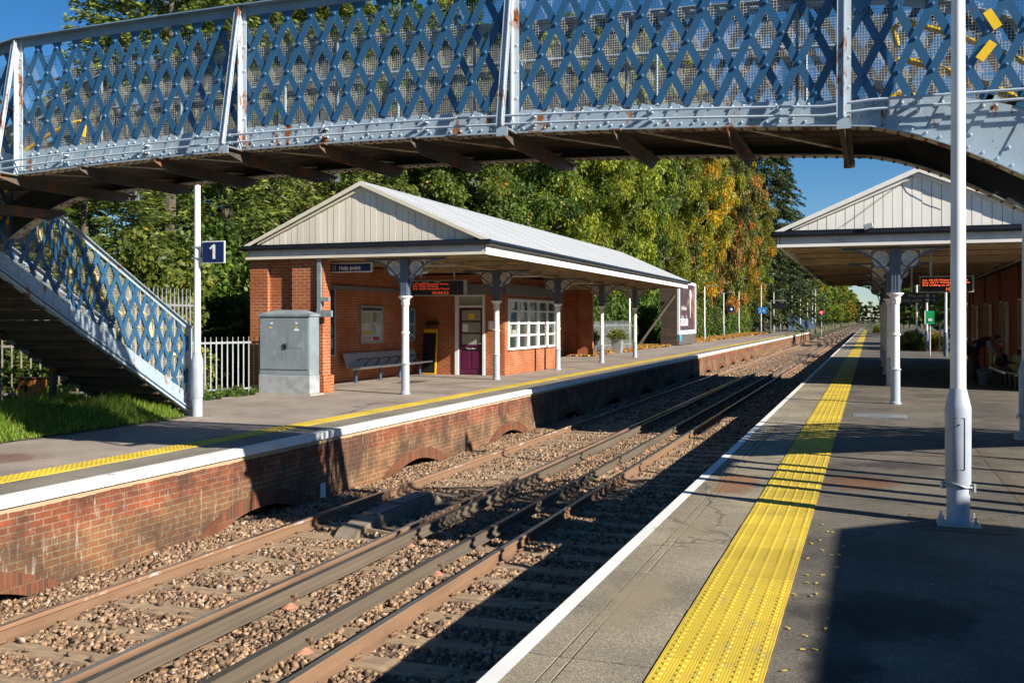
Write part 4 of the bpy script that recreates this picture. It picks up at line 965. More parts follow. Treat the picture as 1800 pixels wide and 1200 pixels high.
def dotboard(x0, x1, y, z0, z1, lab, led, hang, lines, clock, clx, clock_lit=None):
    t = thing('departure_board', ((x0+x1)/2, y, z0), lab, 'departure board')
    m_ = MB(); m_.box(x0, x1, y+.005, y+.16, z0, z1); m_.box(x0-.015, x1+.03, y-.004, y+.17, z1, z1+.02); m_.box(x0-.015, x1+.03, y-.004, y+.17, z0-.02, z0); m_.box(x1, x1+.03, y-.004, y+.17, z0, z1); m_.build('casing', M('board_casing', (.35,.33,.28), .5), t)
    MB().box(x0+.01, x1-.01, y-.002, y+.005, z0+.005, z1-.005).build('screen', BLACK, t)
    h = (z1-z0)
    if hang: text('header', 'Time        Destination            Expected', .045, (x0+.12, y-.004, z1-.045), FACE_S, SIGNW, t)
    for i, ln in enumerate(lines): text('lettering', ln, h*.17, (x0+.05, y-.004, z1-h*(.27+.17*i)), FACE_S, led, t, offset=.001, sx=1.55)
    text('clock', clock, h*.30, (clx, y-.004, z0+h*.06), FACE_S, led, t, 'CENTER', offset=.001, sx=1.3)
    m_ = MB()
    for xx in (x0+.25, x1-.3): m_.box(xx-.02, xx+.02, y+.06, y+.1, z1+.02, 3.42)
    m_.build('hanger', GALV, t)
dotboard(-11.49,-9.98,24.0,2.41,2.78,'long dark departure board with dim orange text and clock under the left canopy', LEDF, True, ['1st 10:09 Hampton Court','2nd 10:24 Woking','3rd 10:39 Hampton Court'], '10:04:53', -10.65)
dotboard(1.08,2.2,25.0,2.41,2.75,'departure board with bright orange text under the right canopy, partly behind the lamp post', LED, False, ['1st 10:10 Waterloo  5 min','2nd 10:17 Waterloo 12 min','3rd Calling at all stations'], '10:04:53', 1.85)
t = thing('way_out_sign', (1.1, 25.2, 2.3), 'dark hanging sign reading Way out and Help point beside the right canopy column', 'sign')
MB().box(.62,1.50,25.2,25.26,2.16,2.40).build('sign_face', BLACK, t)
dim = M('dim_white', (.32,.32,.32), .5)
text('lettering', 'Way out', .10, (.82,25.19,2.295), FACE_S, dim, t); text('lettering', 'Help point', .10, (.70,25.19,2.185), FACE_S, dim, t)
m_ = MB()
for z in (2.29, 2.185): m_.box(1.22,1.29,25.192,25.199,z,z+.07); m_.tube([(1.36,25.195,z+.06),(1.42,25.195,z+.01)], .006, 4); m_.tube([(1.42,25.195,z+.05),(1.42,25.195,z+.01),(1.38,25.195,z+.01)], .006, 4)
m_.build('symbols', dim, t); MB().box(.9,.93,25.22,25.24,2.4,3.4).box(1.3,1.33,25.22,25.24,2.4,3.4).build('hanger', GALV, t)
t = thing('cctv_camera', (-10.75, 23.2, 2.95), 'cream tubular security camera above the departure board on the left', 'camera')
MB().tube([(-10.72,23.3,3.0),(-11.0,22.9,2.9)], .055, 12).build('housing', M('cctv_cream', (.6,.57,.5), .5), t, smooth=True); MB().tube([(-11.0,22.895,2.9),(-11.012,22.88,2.896)], .042, 12).build('lens', BLACK, t); MB().tube([(-10.6,23.4,3.37),(-10.6,23.4,3.05),(-10.75,23.25,3.02)], .025, 8).build('arm', GALV, t)

def poster(name, x, y0, y1, z0, z1, lab, cat, patches, frame=GALV, face=None, fw=.05):
    t = thing(name, (x, (y0+y1)/2, z0), lab, cat)
    m_ = MB(); m_.box(x, x+.05, y0, y1, z0, z0+fw).box(x, x+.05, y0, y1, z1-fw, z1).box(x, x+.05, y0, y0+fw, z0+fw, z1-fw).box(x, x+.05, y1-fw, y1, z0+fw, z1-fw); m_.build('frame', frame, t, bevel=.008)
    MB().box(x, x+.02, y0+fw, y1-fw, z0+fw, z1-fw).build('panel', face or M('poster_paper', (.5,.5,.47), .5), t)
    mats = []; m_ = MB()
    for i, (a, b, c, d, colr) in enumerate(patches):
        m_.mi = i; mats.append(M('poster_ink', colr, .5, 0, .25, 14, 0)); W, H = (y1-y0-2*fw), (z1-z0-2*fw)
        m_.box(x+.02, x+.023+.0004*i, y0+fw+a*W, y0+fw+b*W, z0+fw+c*H, z0+fw+d*H)
    if patches: m_.build('print', mats, t)
poster('notice_case', -14.0, 25.8, 27.2, 1.06, 2.18, 'framed case of maps and leaflets on brick above the left bench end', 'poster', [(.03,.47,.54,.86,(.34,.38,.22)),(.53,.75,.56,.86,(.2,.22,.2)),(.72,.95,.5,.86,(.33,.4,.36)),(.04,.47,.2,.32,(.45,.36,.1)),(.5,.7,.2,.48,(.28,.42,.34)),(.56,.85,.04,.14,(.3,.03,.09)),(0,1,.9,.99,(.05,.05,.06)),(.05,.45,.05,.16,(.5,.35,.3))])
poster('notice_case', -14.0, 29.02, 29.46, 1.06, 2.14, 'narrow framed blue poster on the brick wall by the corner', 'poster', [(.05,.95,.55,.98,(.02,.16,.28)),(.05,.95,.2,.5,(.03,.22,.34)),(.1,.9,.03,.1,(.1,.1,.12)),(.2,.7,.32,.42,(.3,.1,.1))])
poster('information_case', -14.0, 23.80, 24.32, .75, 2.66, 'tall dark framed information case on the wall behind the end pier', 'poster', [(.1,.8,.3,.45,(.03,.3,.1)),(.1,.8,.1,.25,(.4,.4,.4)),(.1,.9,.5,.95,(.02,.03,.07))], frame=GALV, face=NAVY)
m_ = MB(); m_.box(-12.67,-12.55,20.985,20.998,1.0,1.3); o = m_.build('warning_notice', YEL); tag(o, 'small yellow electrical warning notice on the brick pier by the cabinet', 'notice'); m_ = MB(); m_.prism([(-12.655,1.18),(-12.565,1.18),(-12.61,1.27)], 20.98, 20.984, 'y'); m_.build('symbol', BLACK, o)
m_ = MB(); m_.box(-11.4,-11.2,29.47,29.49,1.45,1.72); tag(m_.build('notice', SIGNW), 'small white notice on the brick between the maroon door and the bay window', 'notice')

# cabinet --------------------------------------------------------------
t = thing('equipment_cabinet', (-13.2, 20.5, 0), 'grey metal equipment cabinet with two doors against the end wall of the left building', 'cabinet')
cx0, cx1, cy0, cy1 = -13.96, -12.60, 20.15, 20.58
MB().box(cx0-.08, cx1+.1, cy0-.12, cy1+.05, -.01, .035).build('plinth_slab', CONC, t)
MB().box(cx0-.015, cx1+.015, cy0-.012, cy1, .035, .46).build('plinth', STEELL, t, bevel=.01)
MB().box(cx0, cx1, cy0, cy1, .46, 1.84).build('body', STEELG, t, bevel=.01)
m_ = MB(); a, b, c, d = cx0-.03, cx1+.03, cy0-.03, cy1+.01; m_.add([(a,c,1.84),(b,c,1.84),(b,d,1.84),(a,d,1.84),(a,c,1.89),(b,c,1.89),(b,d,1.89),(a,d,1.89),(a+.35,d-.2,1.99),(b-.35,d-.2,1.99),(b-.35,d-.1,1.99),(a+.35,d-.1,1.99)], [(0,3,2,1),(0,1,5,4),(1,2,6,5),(2,3,7,6),(3,0,4,7),(4,5,9,8),(5,6,10,9),(6,7,11,10),(7,4,8,11),(8,9,10,11)]); m_.build('roof', STEELG, t)
for a, b in ((cx0+.03, -13.255), (-13.245, cx1-.03)):
    MB().box(a, b, cy0-.018, cy0-.001, .60, 1.79).build('door', STEELG, t, bevel=.004)
m_ = MB(); m_.box(-13.16,-12.75,cy0-.024,cy0-.019,1.10,1.42); m_.build('vent_panel', STEELG, t)
m_ = MB(); m_.box(-13.29,-13.2,cy0-.04,cy0-.018,1.08,1.2); m_.dome((-13.22,cy0-.04,1.16), .025, (0,-1,0)); m_.build('lock', BLACK, t)
m_ = MB(); m_.box(-13.65,-13.58,cy0-.022,cy0-.0185,1.66,1.7).box(-12.97,-12.91,cy0-.022,cy0-.0185,1.66,1.7).box(-13.0,-12.88,cy0-.022,cy0-.0185,1.50,1.55); m_.build('label', SIGNW, t)
MB().box(-13.68,-13.6,cy0-.022,cy0-.0185,1.55,1.59).box(-12.96,-12.92,cy0-.022,cy0-.0185,1.57,1.6).build('warning_label', YEL, t)

t.location.x += .35   # stands against the pier
# benches ---------------------------------------------------------------
def bench(root_loc, L, seats, lab, mat, face=1, legm=None, backx=0):
    x, y, _ = root_loc; f = face
    t = thing('bench', root_loc, lab, 'bench'); sw = L/seats
    for i in range(seats):
        a, b = y+i*sw+.01, y+(i+1)*sw-.01
        m_ = MB(); pr = [(x+f*.56,.455),(x+f*.56,.43),(x+f*.12,.40),(x-f*.02,.80),(x+f*.01,.81),(x+f*.15,.425),(x+f*.5,.455)]
        m_.prism(pr if f > 0 else pr[::-1], a, b, 'y'); s_ = m_.build('seat', mat, t)
    m_ = MB(); m_.tube([(x+f*.58, y-.05, .435), (x+f*.58, y+L+.1, .435)], .028, 10); m_.build('front_rail', WHITEP, t, smooth=True)
    m_ = MB(); m_.tube([(x+f*.3, y-.02, .38), (x+f*.3, y+L+.02, .38)], .03, 8); m_.build('beam', GALV, t)
    for u in (.04, .36, .64, .95):
        m_ = MB(); m_.lathe([(.07,0),(.07,.015),(.04,.02),(.04,.37)], (x+f*.3, y+L*u, 0), 12); m_.build('leg', legm or M('bench_leg_blue', (.05,.09,.16), .4), t, smooth=True)
    for i in range(1, seats+1):
        yy = y+i*sw-.005; m_ = MB(); m_.tube([(x+f*.04, yy, .58), (x+f*.25, yy, .655), (x+f*.42, yy, .66), (x+f*.46, yy, .62), (x+f*.3, yy, .44)], .013, 6); m_.build('armrest', BLACK, t, smooth=True)
    return t
bench((-13.82, 24.5, 0), 4.6, 7, 'long grey perforated metal bench against the brick wall of the left shelter', BENCHM)
bench((3.72, 27.6, 0), 3.0, 5, 'dark metal bench along the wall under the right canopy', M('bench_green', (.22,.24,.11), .4, .2, .1), -1, BLACK)

# folded boarding ramp ----------------------------------------------------
t = thing('boarding_ramp', (-13.3, 29.3, 0), 'folded black boarding ramp with yellow edges standing in the brick corner by the maroon door', 'ramp')
m_ = MB(); m_.prism([(29.20,0.02),(29.26,.02),(29.42,1.45),(29.36,1.45)], -13.60, -13.16, 'x'); m_.build('deck', BLACK, t)
m_ = MB(); m_.prism([(29.19,.02),(29.25,.02),(29.42,1.47),(29.36,1.47)], -13.158, -13.12, 'x'); m_.prism([(29.33,1.34),(29.37,1.34),(29.385,1.46),(29.345,1.46)], -13.60, -13.16, 'x'); m_.box(-13.6,-13.12,29.15,29.2,.02,.05); m_.build('edge', M('ramp_yellow', (.75,.42,.01), .4), t)
m_ = MB(); m_.box(-13.52,-13.12,29.3,29.46,1.58,1.70); tag(m_.build('wall_box', BLACK, None, bevel=.01), 'small black box on the brick wall above the folded ramp', 'box')

# planters ---------------------------------------------------------------
# fences -------------------------------------------------------------------
def palisade(name, P, h, lab, mat, sp=.155, w=.045, tilt=0, rails=(.2, .85)):
    t = thing(name, (P[0][0], P[0][1], 0), lab, 'fence')
    pales = MB(); rl = MB(); ps = MB()
    for (a, b) in zip(P[:-1], P[1:]):
        A, B = Vector((a[0], a[1], 0)), Vector((b[0], b[1], 0)); L = (B-A).length; d = (B-A)/L; n = Vector((-d.y, d.x, 0)); k = int(L/sp)
        for i in range(k+1):
            p = A+d*(i*sp); up = Vector((p.x, p.y, h*.93)); pales.bar((p.x, p.y, -.02), up, w, .012, up=n); pales.bar(up, (p.x, p.y, h), w*.45, .01, up=n)
        for z in rails: MB().bar(A+Vector((0,0,h*z))+n*.02, B+Vector((0,0,h*z))+n*.02, .03, .045).build('rail', mat, t)
        for i in range(int(L/2.6)+1): p = A+d*min(L, i*2.6); ps.box(p.x-.035+n.x*.05, p.x+.035+n.x*.05, p.y-.035+n.y*.05, p.y+.035+n.y*.05, 0, h*.97)
    pales.build('pales', mat, t); ps.build('posts', mat, t); return t
palisade('palisade_fence', [(-14.45,18.6),(-13.78,20.55)], 1.36, 'low pale grey palisade fence between the stairs and the grey cabinet', GALV, .15, .034, rails=(.1,.9))
palisade('palisade_fence', [(-14.3,16.6),(-14.6,19.2)], 2.45, 'tall pale palisade fence rising behind the foot of the stairs', GALV, .16, .05)
palisade('palisade_fence', [(-20.5,10.5),(-16.6,14.6),(-14.3,16.6)], 1.45, 'rusty dark railings behind the weeds under the stairs', M('dull_rail', (.18,.16,.13), .7, 0, .4, 6), .17, .03)
palisade('palisade_fence', [(-14.4,47.6),(-13.3,58)], 1.7, 'grey fence in front of the ivy beyond the left building', GALV, .15, .05)
palisade('railings', [(-13.0,172),(-11.6,182),(-10.0,200)], 2.6, 'blue-grey railings at the far end of the left platform', M('blue_rail', (.05,.11,.19), .6), .5, .22)
palisade('railings', [(3.5,58),(9,57)], 1.5, 'dark station railings beyond the right building', DARKPOLE, .2, .03)
m_ = MB(); m_.lathe([(.11,0),(.11,.05),(.07,.1),(.07,1.7),(.1,1.74),(.09,1.85),(.03,1.92),(.0,1.98)], (3.62,56,0), 12); tag(m_.build('gate_post', DARKPOLE, None, smooth=True), 'dark blue iron gate post with rounded cap beside the railings', 'post')
t = thing('help_sign', (2.75, 53, 0), 'green and white information sign on a post beyond the right platform columns', 'sign')
MB().lathe([(.04,0),(.04,2.2)], (2.75,53,0), 10).build('post', GALV, t); MB().box(2.55,2.95,52.9,52.93,1.55,2.2).build('sign_panel', M('sign_green', (.01,.36,.12), .4), t); MB().box(2.5,2.548,52.9,52.93,1.55,2.2).box(2.66,2.84,52.885,52.898,1.7,1.82).build('symbol', SIGNW, t)
MB
# small pots with plants by the end of left building are in the planting section

# billboard ------------------------------------------------------------------
t = thing('billboard', (-12.3, 71, 0), 'large framed advertising billboard on timber props beyond the left building', 'billboard')
by0, by1, bz0, bz1 = 67.5, 74.5, .75, 4.45
MB().box(-12.34,-12.26,by0+.1,by1-.1,.05,bz0).build('skirt', M('dark_skirt', (.09,.08,.075), .7), t)
MB().box(-13.5,-12.36,by0-.02,by0+.12,.0,bz1-.1).build('side_post', TIMBER, t)
m_ = MB(); fw = .28; m_.box(-12.42,-12.22,by0,by1,bz0,bz0+fw).box(-12.42,-12.22,by0,by1,bz1-.2,bz1).box(-12.42,-12.22,by0,by0+fw,bz0+fw,bz1-.2).box(-12.42,-12.22,by1-fw,by1,bz0+fw,bz1-.2); m_.build('frame', M('billboard_frame', (.62,.65,.68), .5), t)
def bb():
    m, n, p = newmat('billboard_print'); v = coords(n, (1,1,1), False); s = N(n, 'ShaderNodeSeparateXYZ'); n.links.new(v, s.inputs[0])
    c = ramp(n, noise(n, coords(n, (1,.35,.5), False), 1.6, 4, .6), [(.38, (.05,.03,.045)), (.52, (.12,.06,.07)), (.62, (.45,.22,.12)), (.72, (.75,.6,.45))])
    f = ramp(n, math_(n, 'DIVIDE', math_(n, 'SUBTRACT', s.outputs[1], 68), 6.5), [(.0, (.9,.9,.9)), (.35, (.75,.75,.75)), (.62, (.1,.1,.1)), (1, (.3,.3,.3))])
    c = mix(n, f, c, (.07,.04,.05)); n.links.new(c, p.inputs['Base Color']); p.inputs['Roughness'].default_value = .35; return m
MB().box(-12.40,-12.28,by0+fw,by1-fw,bz0+fw,bz1-.2).build('print', bb(), t)
text('lettering', 'altitude', 1.05, (-12.275, 68.3, 1.35), FACE_E, SIGNW, t, offset=.01, sx=.95); text('lettering', 'it\'s all about', .42, (-12.275, 68.6, 2.45), FACE_E, SIGNW, t); 
m_ = MB(); m_.prism([(72.2,1.9),(72.35,1.9),(72.5,3.2),(72.7,3.5),(72.6,3.85),(72.3,3.95),(72.0,3.85),(71.9,3.5),(72.1,3.2)], -12.278, -12.27, 'x'); m_.build('spoon_picture', M('cream_print', (.75,.7,.6), .4), t)
MB().box(-12.25,-12.2,67.75,68.3,.3,.75).build('blue_plate', M('cyan_plate', (.05,.4,.62), .4), t)
for yy, dx in ((67.2,0),(70.6,0),(73.8,0)):
    m_ = MB(); m_.bar((-12.5,yy,3.4),(-14.6,yy-1.9,0),.16,.16); m_.build('timber_prop', TIMBER, t)

# distant signs and signal -----------------------------------------------
t = thing('platform_sign', (-13.5, 135, 2.6), 'small blue sign reading 2 4 on the thick far lamp post', 'sign')
MB().box(-14.0,-12.9,135,135.05,2.6,3.4).build('sign_face', M('bright_blue', (.03,.25,.65), .4), t); text('lettering', '2·4', .6, (-13.9,134.98,2.75), FACE_S, SIGNW, t)
t = thing('platform_sign', (-14.2, 110, 3.0), 'small navy square sign with white disc on a pole beyond the billboard', 'sign')
MB().box(-14.6,-13.9,110,110.04,2.6,3.2).build('sign_face', NAVY, t); m_ = MB(); m_.dome((-14.25,109.99,2.9), .15, (0,-1,0), 12, .1); m_.build('disc', SIGNW, t)
t = thing('information_board', (-12.6, 146, 0), 'far dark departure board hung between two thin posts on the left platform', 'departure board')
MB().box(-13.0,-11.2,146,146.2,3.3,4.1).build('board', BLACK, t); m_ = MB(); m_.box(-13.4,-13.3,146,146.1,0,4.5).box(-13.4,-11.2,146,146.1,4.45,4.55); m_.build('post', GALV, t)
t = thing('signal', (-8.7, 196, 0), 'railway signal showing a red light at the far end of the left platform', 'signal')
MB().lathe([(.1,-1.2),(.1,3.0)], (-8.7,196,0), 8).build('post', GALV, t); MB().box(-9.05,-8.35,196,196.3,2.6,3.9).build('head', BLACK, t, bevel=.05)
m_ = MB(); m_.dome((-8.7,195.98,3.15), .26, (0,-1,0), 14, .2); m_.build('red_lamp', emis('signal_red', (1, .03, .06), 5), t)

# rusty box in the weeds -----------------------------------------------
t = thing('rusty_box', (-14.7, 14.5, .3), 'rusty orange metal box half hidden in the weeds under the stairs', 'metal box')
m_ = MB(); m_.box(-14.93,-14.50,14.3,14.6,.12,.66); m_.build('body', RUSTB, t, bevel=.03); MB().box(-14.95,-14.48,14.28,14.62,.66,.69).build('lid', M('dark_rust', (.12,.05,.025), .8, 0, .4, 9), t, bevel=.01); m_ = MB(); m_.tube([(-14.80,14.28,.5),(-14.80,14.25,.54),(-14.64,14.25,.54),(-14.64,14.28,.5)], .015, 6); m_.box(-14.73,-14.69,14.27,14.3,.42,.56); m_.build('handle', BLACK, t)
# bucket
t = thing('bucket', (2.9, 30.0, 0), 'grey metal bucket on the floor by the bending person', 'bucket'); MB().lathe([(.13,0),(.18,.33),(.19,.34),(.175,.34),(.125,.02)], (2.92,29.95,0), 16).build('body', M('bucket_grey', (.25,.26,.28), .4, .4), t, smooth=True)
m_ = MB(); m_.tube([(2.92+.185*math.cos(a), 29.95, .33+.1*math.sin(a)) for a in [math.pi*i/8 for i in range(9)]], .006, 5); m_.build('handle', GALV, t)

# ------------------------------------------------------------------ person bending over the bench
def skin(name, pts, edges, radii, mat, parent, sub=2, root=0):
    me = bpy.data.meshes.new(name); off = Vector(ROOT.get(parent.name, (0,0,0))); me.from_pydata([Vector(p)-off for p in pts], edges, []); me.materials.append(mat)
    o = bpy.data.objects.new(name, me); col.objects.link(o); o.parent = parent; ROOT[o.name] = tuple(off)
    o.modifiers.new('skin', 'SKIN'); 
    for i, r in enumerate(radii):
        v = me.skin_vertices[0].data[i]; v.radius = (r, r) if isinstance(r, float) else r; v.use_root = (i == root)
    s = o.modifiers.new('sub', 'SUBSURF'); s.levels = sub; s.render_levels = sub; return o
def mk_skin(o_me): pass
px, py = 2.72, 30.9
pt = thing('person', (px, py, 0), 'person in dark jacket and trousers bending over the bench under the right canopy', 'person')
SK = M('skin_tone', (.42,.22,.15), .55, 0, .05); DJ = M('dark_jacket', (.012,.014,.022), .85, 0, .2); DT = M('dark_trousers', (.014,.014,.018), .85, 0, .2); GS = M('grey_sleeve', (.28,.28,.28), .9, 0, .1)
def S(name, P, E_, Rd, mat, par, sub=2):
    me = bpy.data.meshes.new(name); off = Vector(ROOT[par.name]); me.from_pydata([Vector(p)-off for p in P], E_, []); me.materials.append(mat)
    o = bpy.data.objects.new(name, me); col.objects.link(o); o.parent = par; ROOT[o.name] = tuple(off)
    md = o.modifiers.new('skin', 'SKIN'); 
    if not me.skin_vertices: 
        bpy.context.view_layer.update()
    for i, r in enumerate(Rd):
        v = me.skin_vertices[0].data[i]; v.radius = r if isinstance(r, tuple) else (r, r)
    me.skin_vertices[0].data[0].use_root = True
    s = o.modifiers.new('sub', 'SUBSURF'); s.levels = s.render_levels = sub; return o
J = dict(pel=(px,py,.95), sp=(px+.16,py,1.10), ch=(px+.36,py,1.24), nk=(px+.50,py,1.27), hd0=(px+.57,py,1.24), hd=(px+.66,py,1.19), hdt=(px+.72,py,1.13),
         ls=(px+.36,py-.17,1.22), le=(px+.44,py-.22,.98), lw=(px+.62,py-.16,.80), lh=(px+.67,py-.14,.75), rs=(px+.36,py+.17,1.22), re=(px+.48,py+.2,.97), rw=(px+.70,py+.12,.83), rh=(px+.75,py+.1,.78),
         lhp=(px,py-.10,.90), lk=(px+.08,py-.12,.50), la=(px-.02,py-.13,.09), lt=(px+.14,py-.14,.04), rhp=(px,py+.10,.90), rk=(px+.12,py+.13,.50), ra=(px+.1,py+.14,.09), rt=(px+.26,py+.15,.04))
names = list(J); P = [J[k] for k in names]; ix = {k: i for i, k in enumerate(names)}
Eb = [('pel','sp'),('sp','ch'),('ch','nk'),('nk','hd0'),('hd0','hd'),('hd','hdt'),('ch','ls'),('ls','le'),('le','lw'),('lw','lh'),('ch','rs'),('rs','re'),('re','rw'),('rw','rh'),('pel','lhp'),('lhp','lk'),('lk','la'),('la','lt'),('pel','rhp'),('rhp','rk'),('rk','ra'),('ra','rt')]
Rb = dict(pel=.13,sp=.12,ch=.13,nk=.055,hd0=.075,hd=.10,hdt=.08,ls=.06,le=.045,lw=.03,lh=.035,rs=.06,re=.045,rw=.03,rh=.035,lhp=.085,lk=.06,la=.042,lt=.04,rhp=.085,rk=.06,ra=.042,rt=.04)
fi = []
for hn, sg in (('lh', -1), ('rh', 1)):
    h = Vector(J[hn])
    for k, (dy, L) in enumerate(((-.03,.07),(-.01,.085),(.01,.08),(.03,.065))):
        a = h+Vector((.03, dy, -.02)); b = a+Vector((L*.5, dy*.1, -.02)); c = b+Vector((L*.35, 0, -.035)); i0 = len(P); P += [tuple(a), tuple(b), tuple(c)]; fi += [(ix[hn], i0), (i0, i0+1), (i0+1, i0+2)]; Rb[i0] = .011; Rb[i0+1] = .009; Rb[i0+2] = .008
    a = h+Vector((.0, -sg*.035, -.01)); b = a+Vector((.03, -sg*.02, -.025)); i0 = len(P); P += [tuple(a), tuple(b)]; fi += [(ix[hn], i0), (i0, i0+1)]; Rb[i0] = .011; Rb[i0+1] = .009
Rd = [Rb[k] if k in Rb else .05 for k in names] + [Rb[i] for i in range(len(names), len(P))]
S('body', P, [(ix[a], ix[b]) for a, b in Eb]+fi, Rd, SK, pt)
def sub_skin(name, keys, edges, grow, mat, sub=2, extra=None):
    ii = {k: i for i, k in enumerate(keys)}; S(name, [J[k] for k in keys], [(ii[a], ii[b]) for a, b in edges], [Rb[k]*grow+.012 for k in keys], mat, pt, sub)
sub_skin('jacket', ['pel','sp','ch','nk','ls','le','rs','re'], [('pel','sp'),('sp','ch'),('ch','nk'),('ch','ls'),('ls','le'),('ch','rs'),('rs','re')], 1.12, DJ)
sub_skin('trousers', ['pel','lhp','lk','la','rhp','rk','ra'], [('pel','lhp'),('lhp','lk'),('lk','la'),('pel','rhp'),('rhp','rk'),('rk','ra')], 1.1, DT)
sub_skin('shoe', ['la','lt'], [('la','lt')], 1.0, BLACK); sub_skin('shoe', ['ra','rt'], [('ra','rt')], 1.0, BLACK)
J['lem'] = tuple((Vector(J['le'])+Vector(J['lw']))/2); Rb['lem'] = .04; S('sleeve', [J['ls'], J['le'], tuple(Vector(J['lw'])*.9+Vector(J['le'])*.1)], [(0,1),(1,2)], [.08,.066,.045], GS, pt)
hc = Vector(J['hd']); off = Vector(ROOT[pt.name])
m_ = MB(); 
for i in range(7):
    for k in range(12): pass
m_.dome(hc+Vector((-.03,0,.045)), .112, (-.5,0,1), 14, 1.05); m_.build('hair', M('dark_hair', (.02,.015,.012), .8), pt, smooth=True)
m_ = MB(); m_.dome(hc+Vector((.085,0,-.045)), .018, (.7,0,-.7), 6, 1.3); 
m_.build('nose', SK, pt); m_ = MB()
for s_ in (-1, 1): m_.dome(hc+Vector((.085, s_*.035, -.01)), .012, (.7,0,-.6), 6, .7)
m_.build('eyes', BLACK, pt)
m_ = MB()
for s_ in (-1, 1): m_.dome(hc+Vector((-.0, s_*.095, -.01)), .028, (0,s_,0), 6, .5)
m_.build('ears', SK, pt)
t = thing('bag', (3.42, 31.2, .45), 'black holdall on the bench in front of the bending person', 'bag')
m_ = MB(); m_.box(3.3,3.62,30.9,31.45,.47,.80); m_.build('body', BLACK, t, bevel=.06); m_ = MB(); m_.tube([(3.46,31.0,.8),(3.46,31.05,.92),(3.46,31.3,.92),(3.46,31.35,.8)], .015, 6); m_.build('handle', BLACK, t)

# ------------------------------------------------------------------ planting
def leafmesh(name, C, D, L, W, rg, droop=0.0, rnd=None):
    """C centres (n,3), D leaf directions (n,3), L lengths, W widths: one folded diamond per leaf"""
    n = len(C); D = D/np.linalg.norm(D, axis=1)[:, None]
    r = rg.normal(size=(n, 3)); S_ = np.cross(D, r); S_ /= np.linalg.norm(S_, axis=1)[:, None]; U = np.cross(S_, D)
    L = np.broadcast_to(L, (n,))[:, None]; W = np.broadcast_to(W, (n,))[:, None]
    base = C-D*L*.5; tip = C+D*L*.5-np.array([0, 0, 1])*L*droop; a = C+S_*W*.5+U*W*.12; b = C-S_*W*.5+U*W*.12
    V = np.stack([base, a, tip, b], 1).reshape(-1).astype(np.float32)
    me = bpy.data.meshes.new(name); me.vertices.add(4*n); me.vertices.foreach_set('co', V); me.loops.add(4*n); me.loops.foreach_set('vertex_index', np.arange(4*n, dtype=np.int32))
    me.polygons.add(n); me.polygons.foreach_set('loop_start', np.arange(0, 4*n, 4, dtype=np.int32))
    at = me.attributes.new('rnd', 'FLOAT', 'FACE'); at.data.foreach_set('value', (rg.random(n) if rnd is None else np.clip(rnd, 0, 1)).astype(np.float32))
    me.update(); me.validate(); me.materials.append(None); return me
def leafmat(name, stops, trans=.35, hue=.06):
    m, n, p = newmat(name); a = N(n, 'ShaderNodeAttribute', attribute_name='rnd'); oi = N(n, 'ShaderNodeObjectInfo')
    c = ramp(n, a.outputs['Fac'], stops)
    hs = N(n, 'ShaderNodeHueSaturation'); n.links.new(c, hs.inputs['Color']); n.links.new(math_(n, 'ADD', .5-hue/4, math_(n, 'MULTIPLY', oi.outputs['Random'], hue/2)), hs.inputs['Hue'])
    n.links.new(math_(n, 'ADD', .85, math_(n, 'MULTIPLY', oi.outputs['Random'], .3)), hs.inputs['Value']); c = hs.outputs[0]
    n.links.new(c, p.inputs['Base Color']); p.inputs['Roughness'].default_value = .5; p.inputs['Specular IOR Level'].default_value = .35
    t = N(n, 'ShaderNodeBsdfTranslucent'); n.links.new(c, t.inputs[0]); ms = N(n, 'ShaderNodeMixShader'); ms.inputs[0].default_value = trans
    n.links.new(p.outputs[0], ms.inputs[1]); n.links.new(t.outputs[0], ms.inputs[2]); n.links.new(ms.outputs[0], n.nodes['Material Output'].inputs[0]); return m
LM = {
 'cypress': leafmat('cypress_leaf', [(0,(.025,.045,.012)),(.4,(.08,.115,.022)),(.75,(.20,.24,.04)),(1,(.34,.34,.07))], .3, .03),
 'green': leafmat('green_leaf', [(0,(.04,.07,.012)),(.5,(.10,.15,.022)),(.9,(.20,.24,.035)),(.97,(.40,.22,.04)),(1,(.5,.2,.03))], .35, .05),
 'lime': leafmat('lime_leaf', [(0,(.05,.08,.010)),(.5,(.19,.25,.022)),(.9,(.38,.41,.033)),(1,(.55,.46,.05))], .4, .04),
 'gold': leafmat('gold_leaf', [(0,(.06,.08,.012)),(.35,(.17,.20,.02)),(.55,(.36,.32,.02)),(.75,(.58,.36,.02)),(1,(.75,.25,.02))], .4, .04),
 'russet': leafmat('russet_leaf', [(0,(.035,.05,.012)),(.45,(.13,.16,.025)),(.62,(.28,.24,.04)),(.7,(.42,.15,.03)),(1,(.62,.14,.03))], .35, .05),
 'fir': leafmat('fir_needle', [(0,(.018,.035,.012)),(.6,(.05,.075,.022)),(1,(.12,.12,.04))], .15, .02),
 'ivy': leafmat('ivy_leaf', [(0,(.03,.07,.01)),(.5,(.08,.15,.02)),(.9,(.18,.27,.035)),(1,(.3,.33,.06))], .3, .04),
 'bramble': leafmat('bramble_leaf', [(0,(.05,.08,.015)),(.5,(.14,.19,.03)),(.85,(.32,.33,.04)),(1,(.5,.33,.04))], .35, .04),
 'grass': leafmat('grass_blade', [(0,(.08,.15,.015)),(.5,(.20,.34,.04)),(.9,(.38,.46,.07)),(1,(.5,.44,.16))], .5, .03)}
BARK = M('bark', (.11,.085,.06), .9, 0, .3, 5, .6, 18)
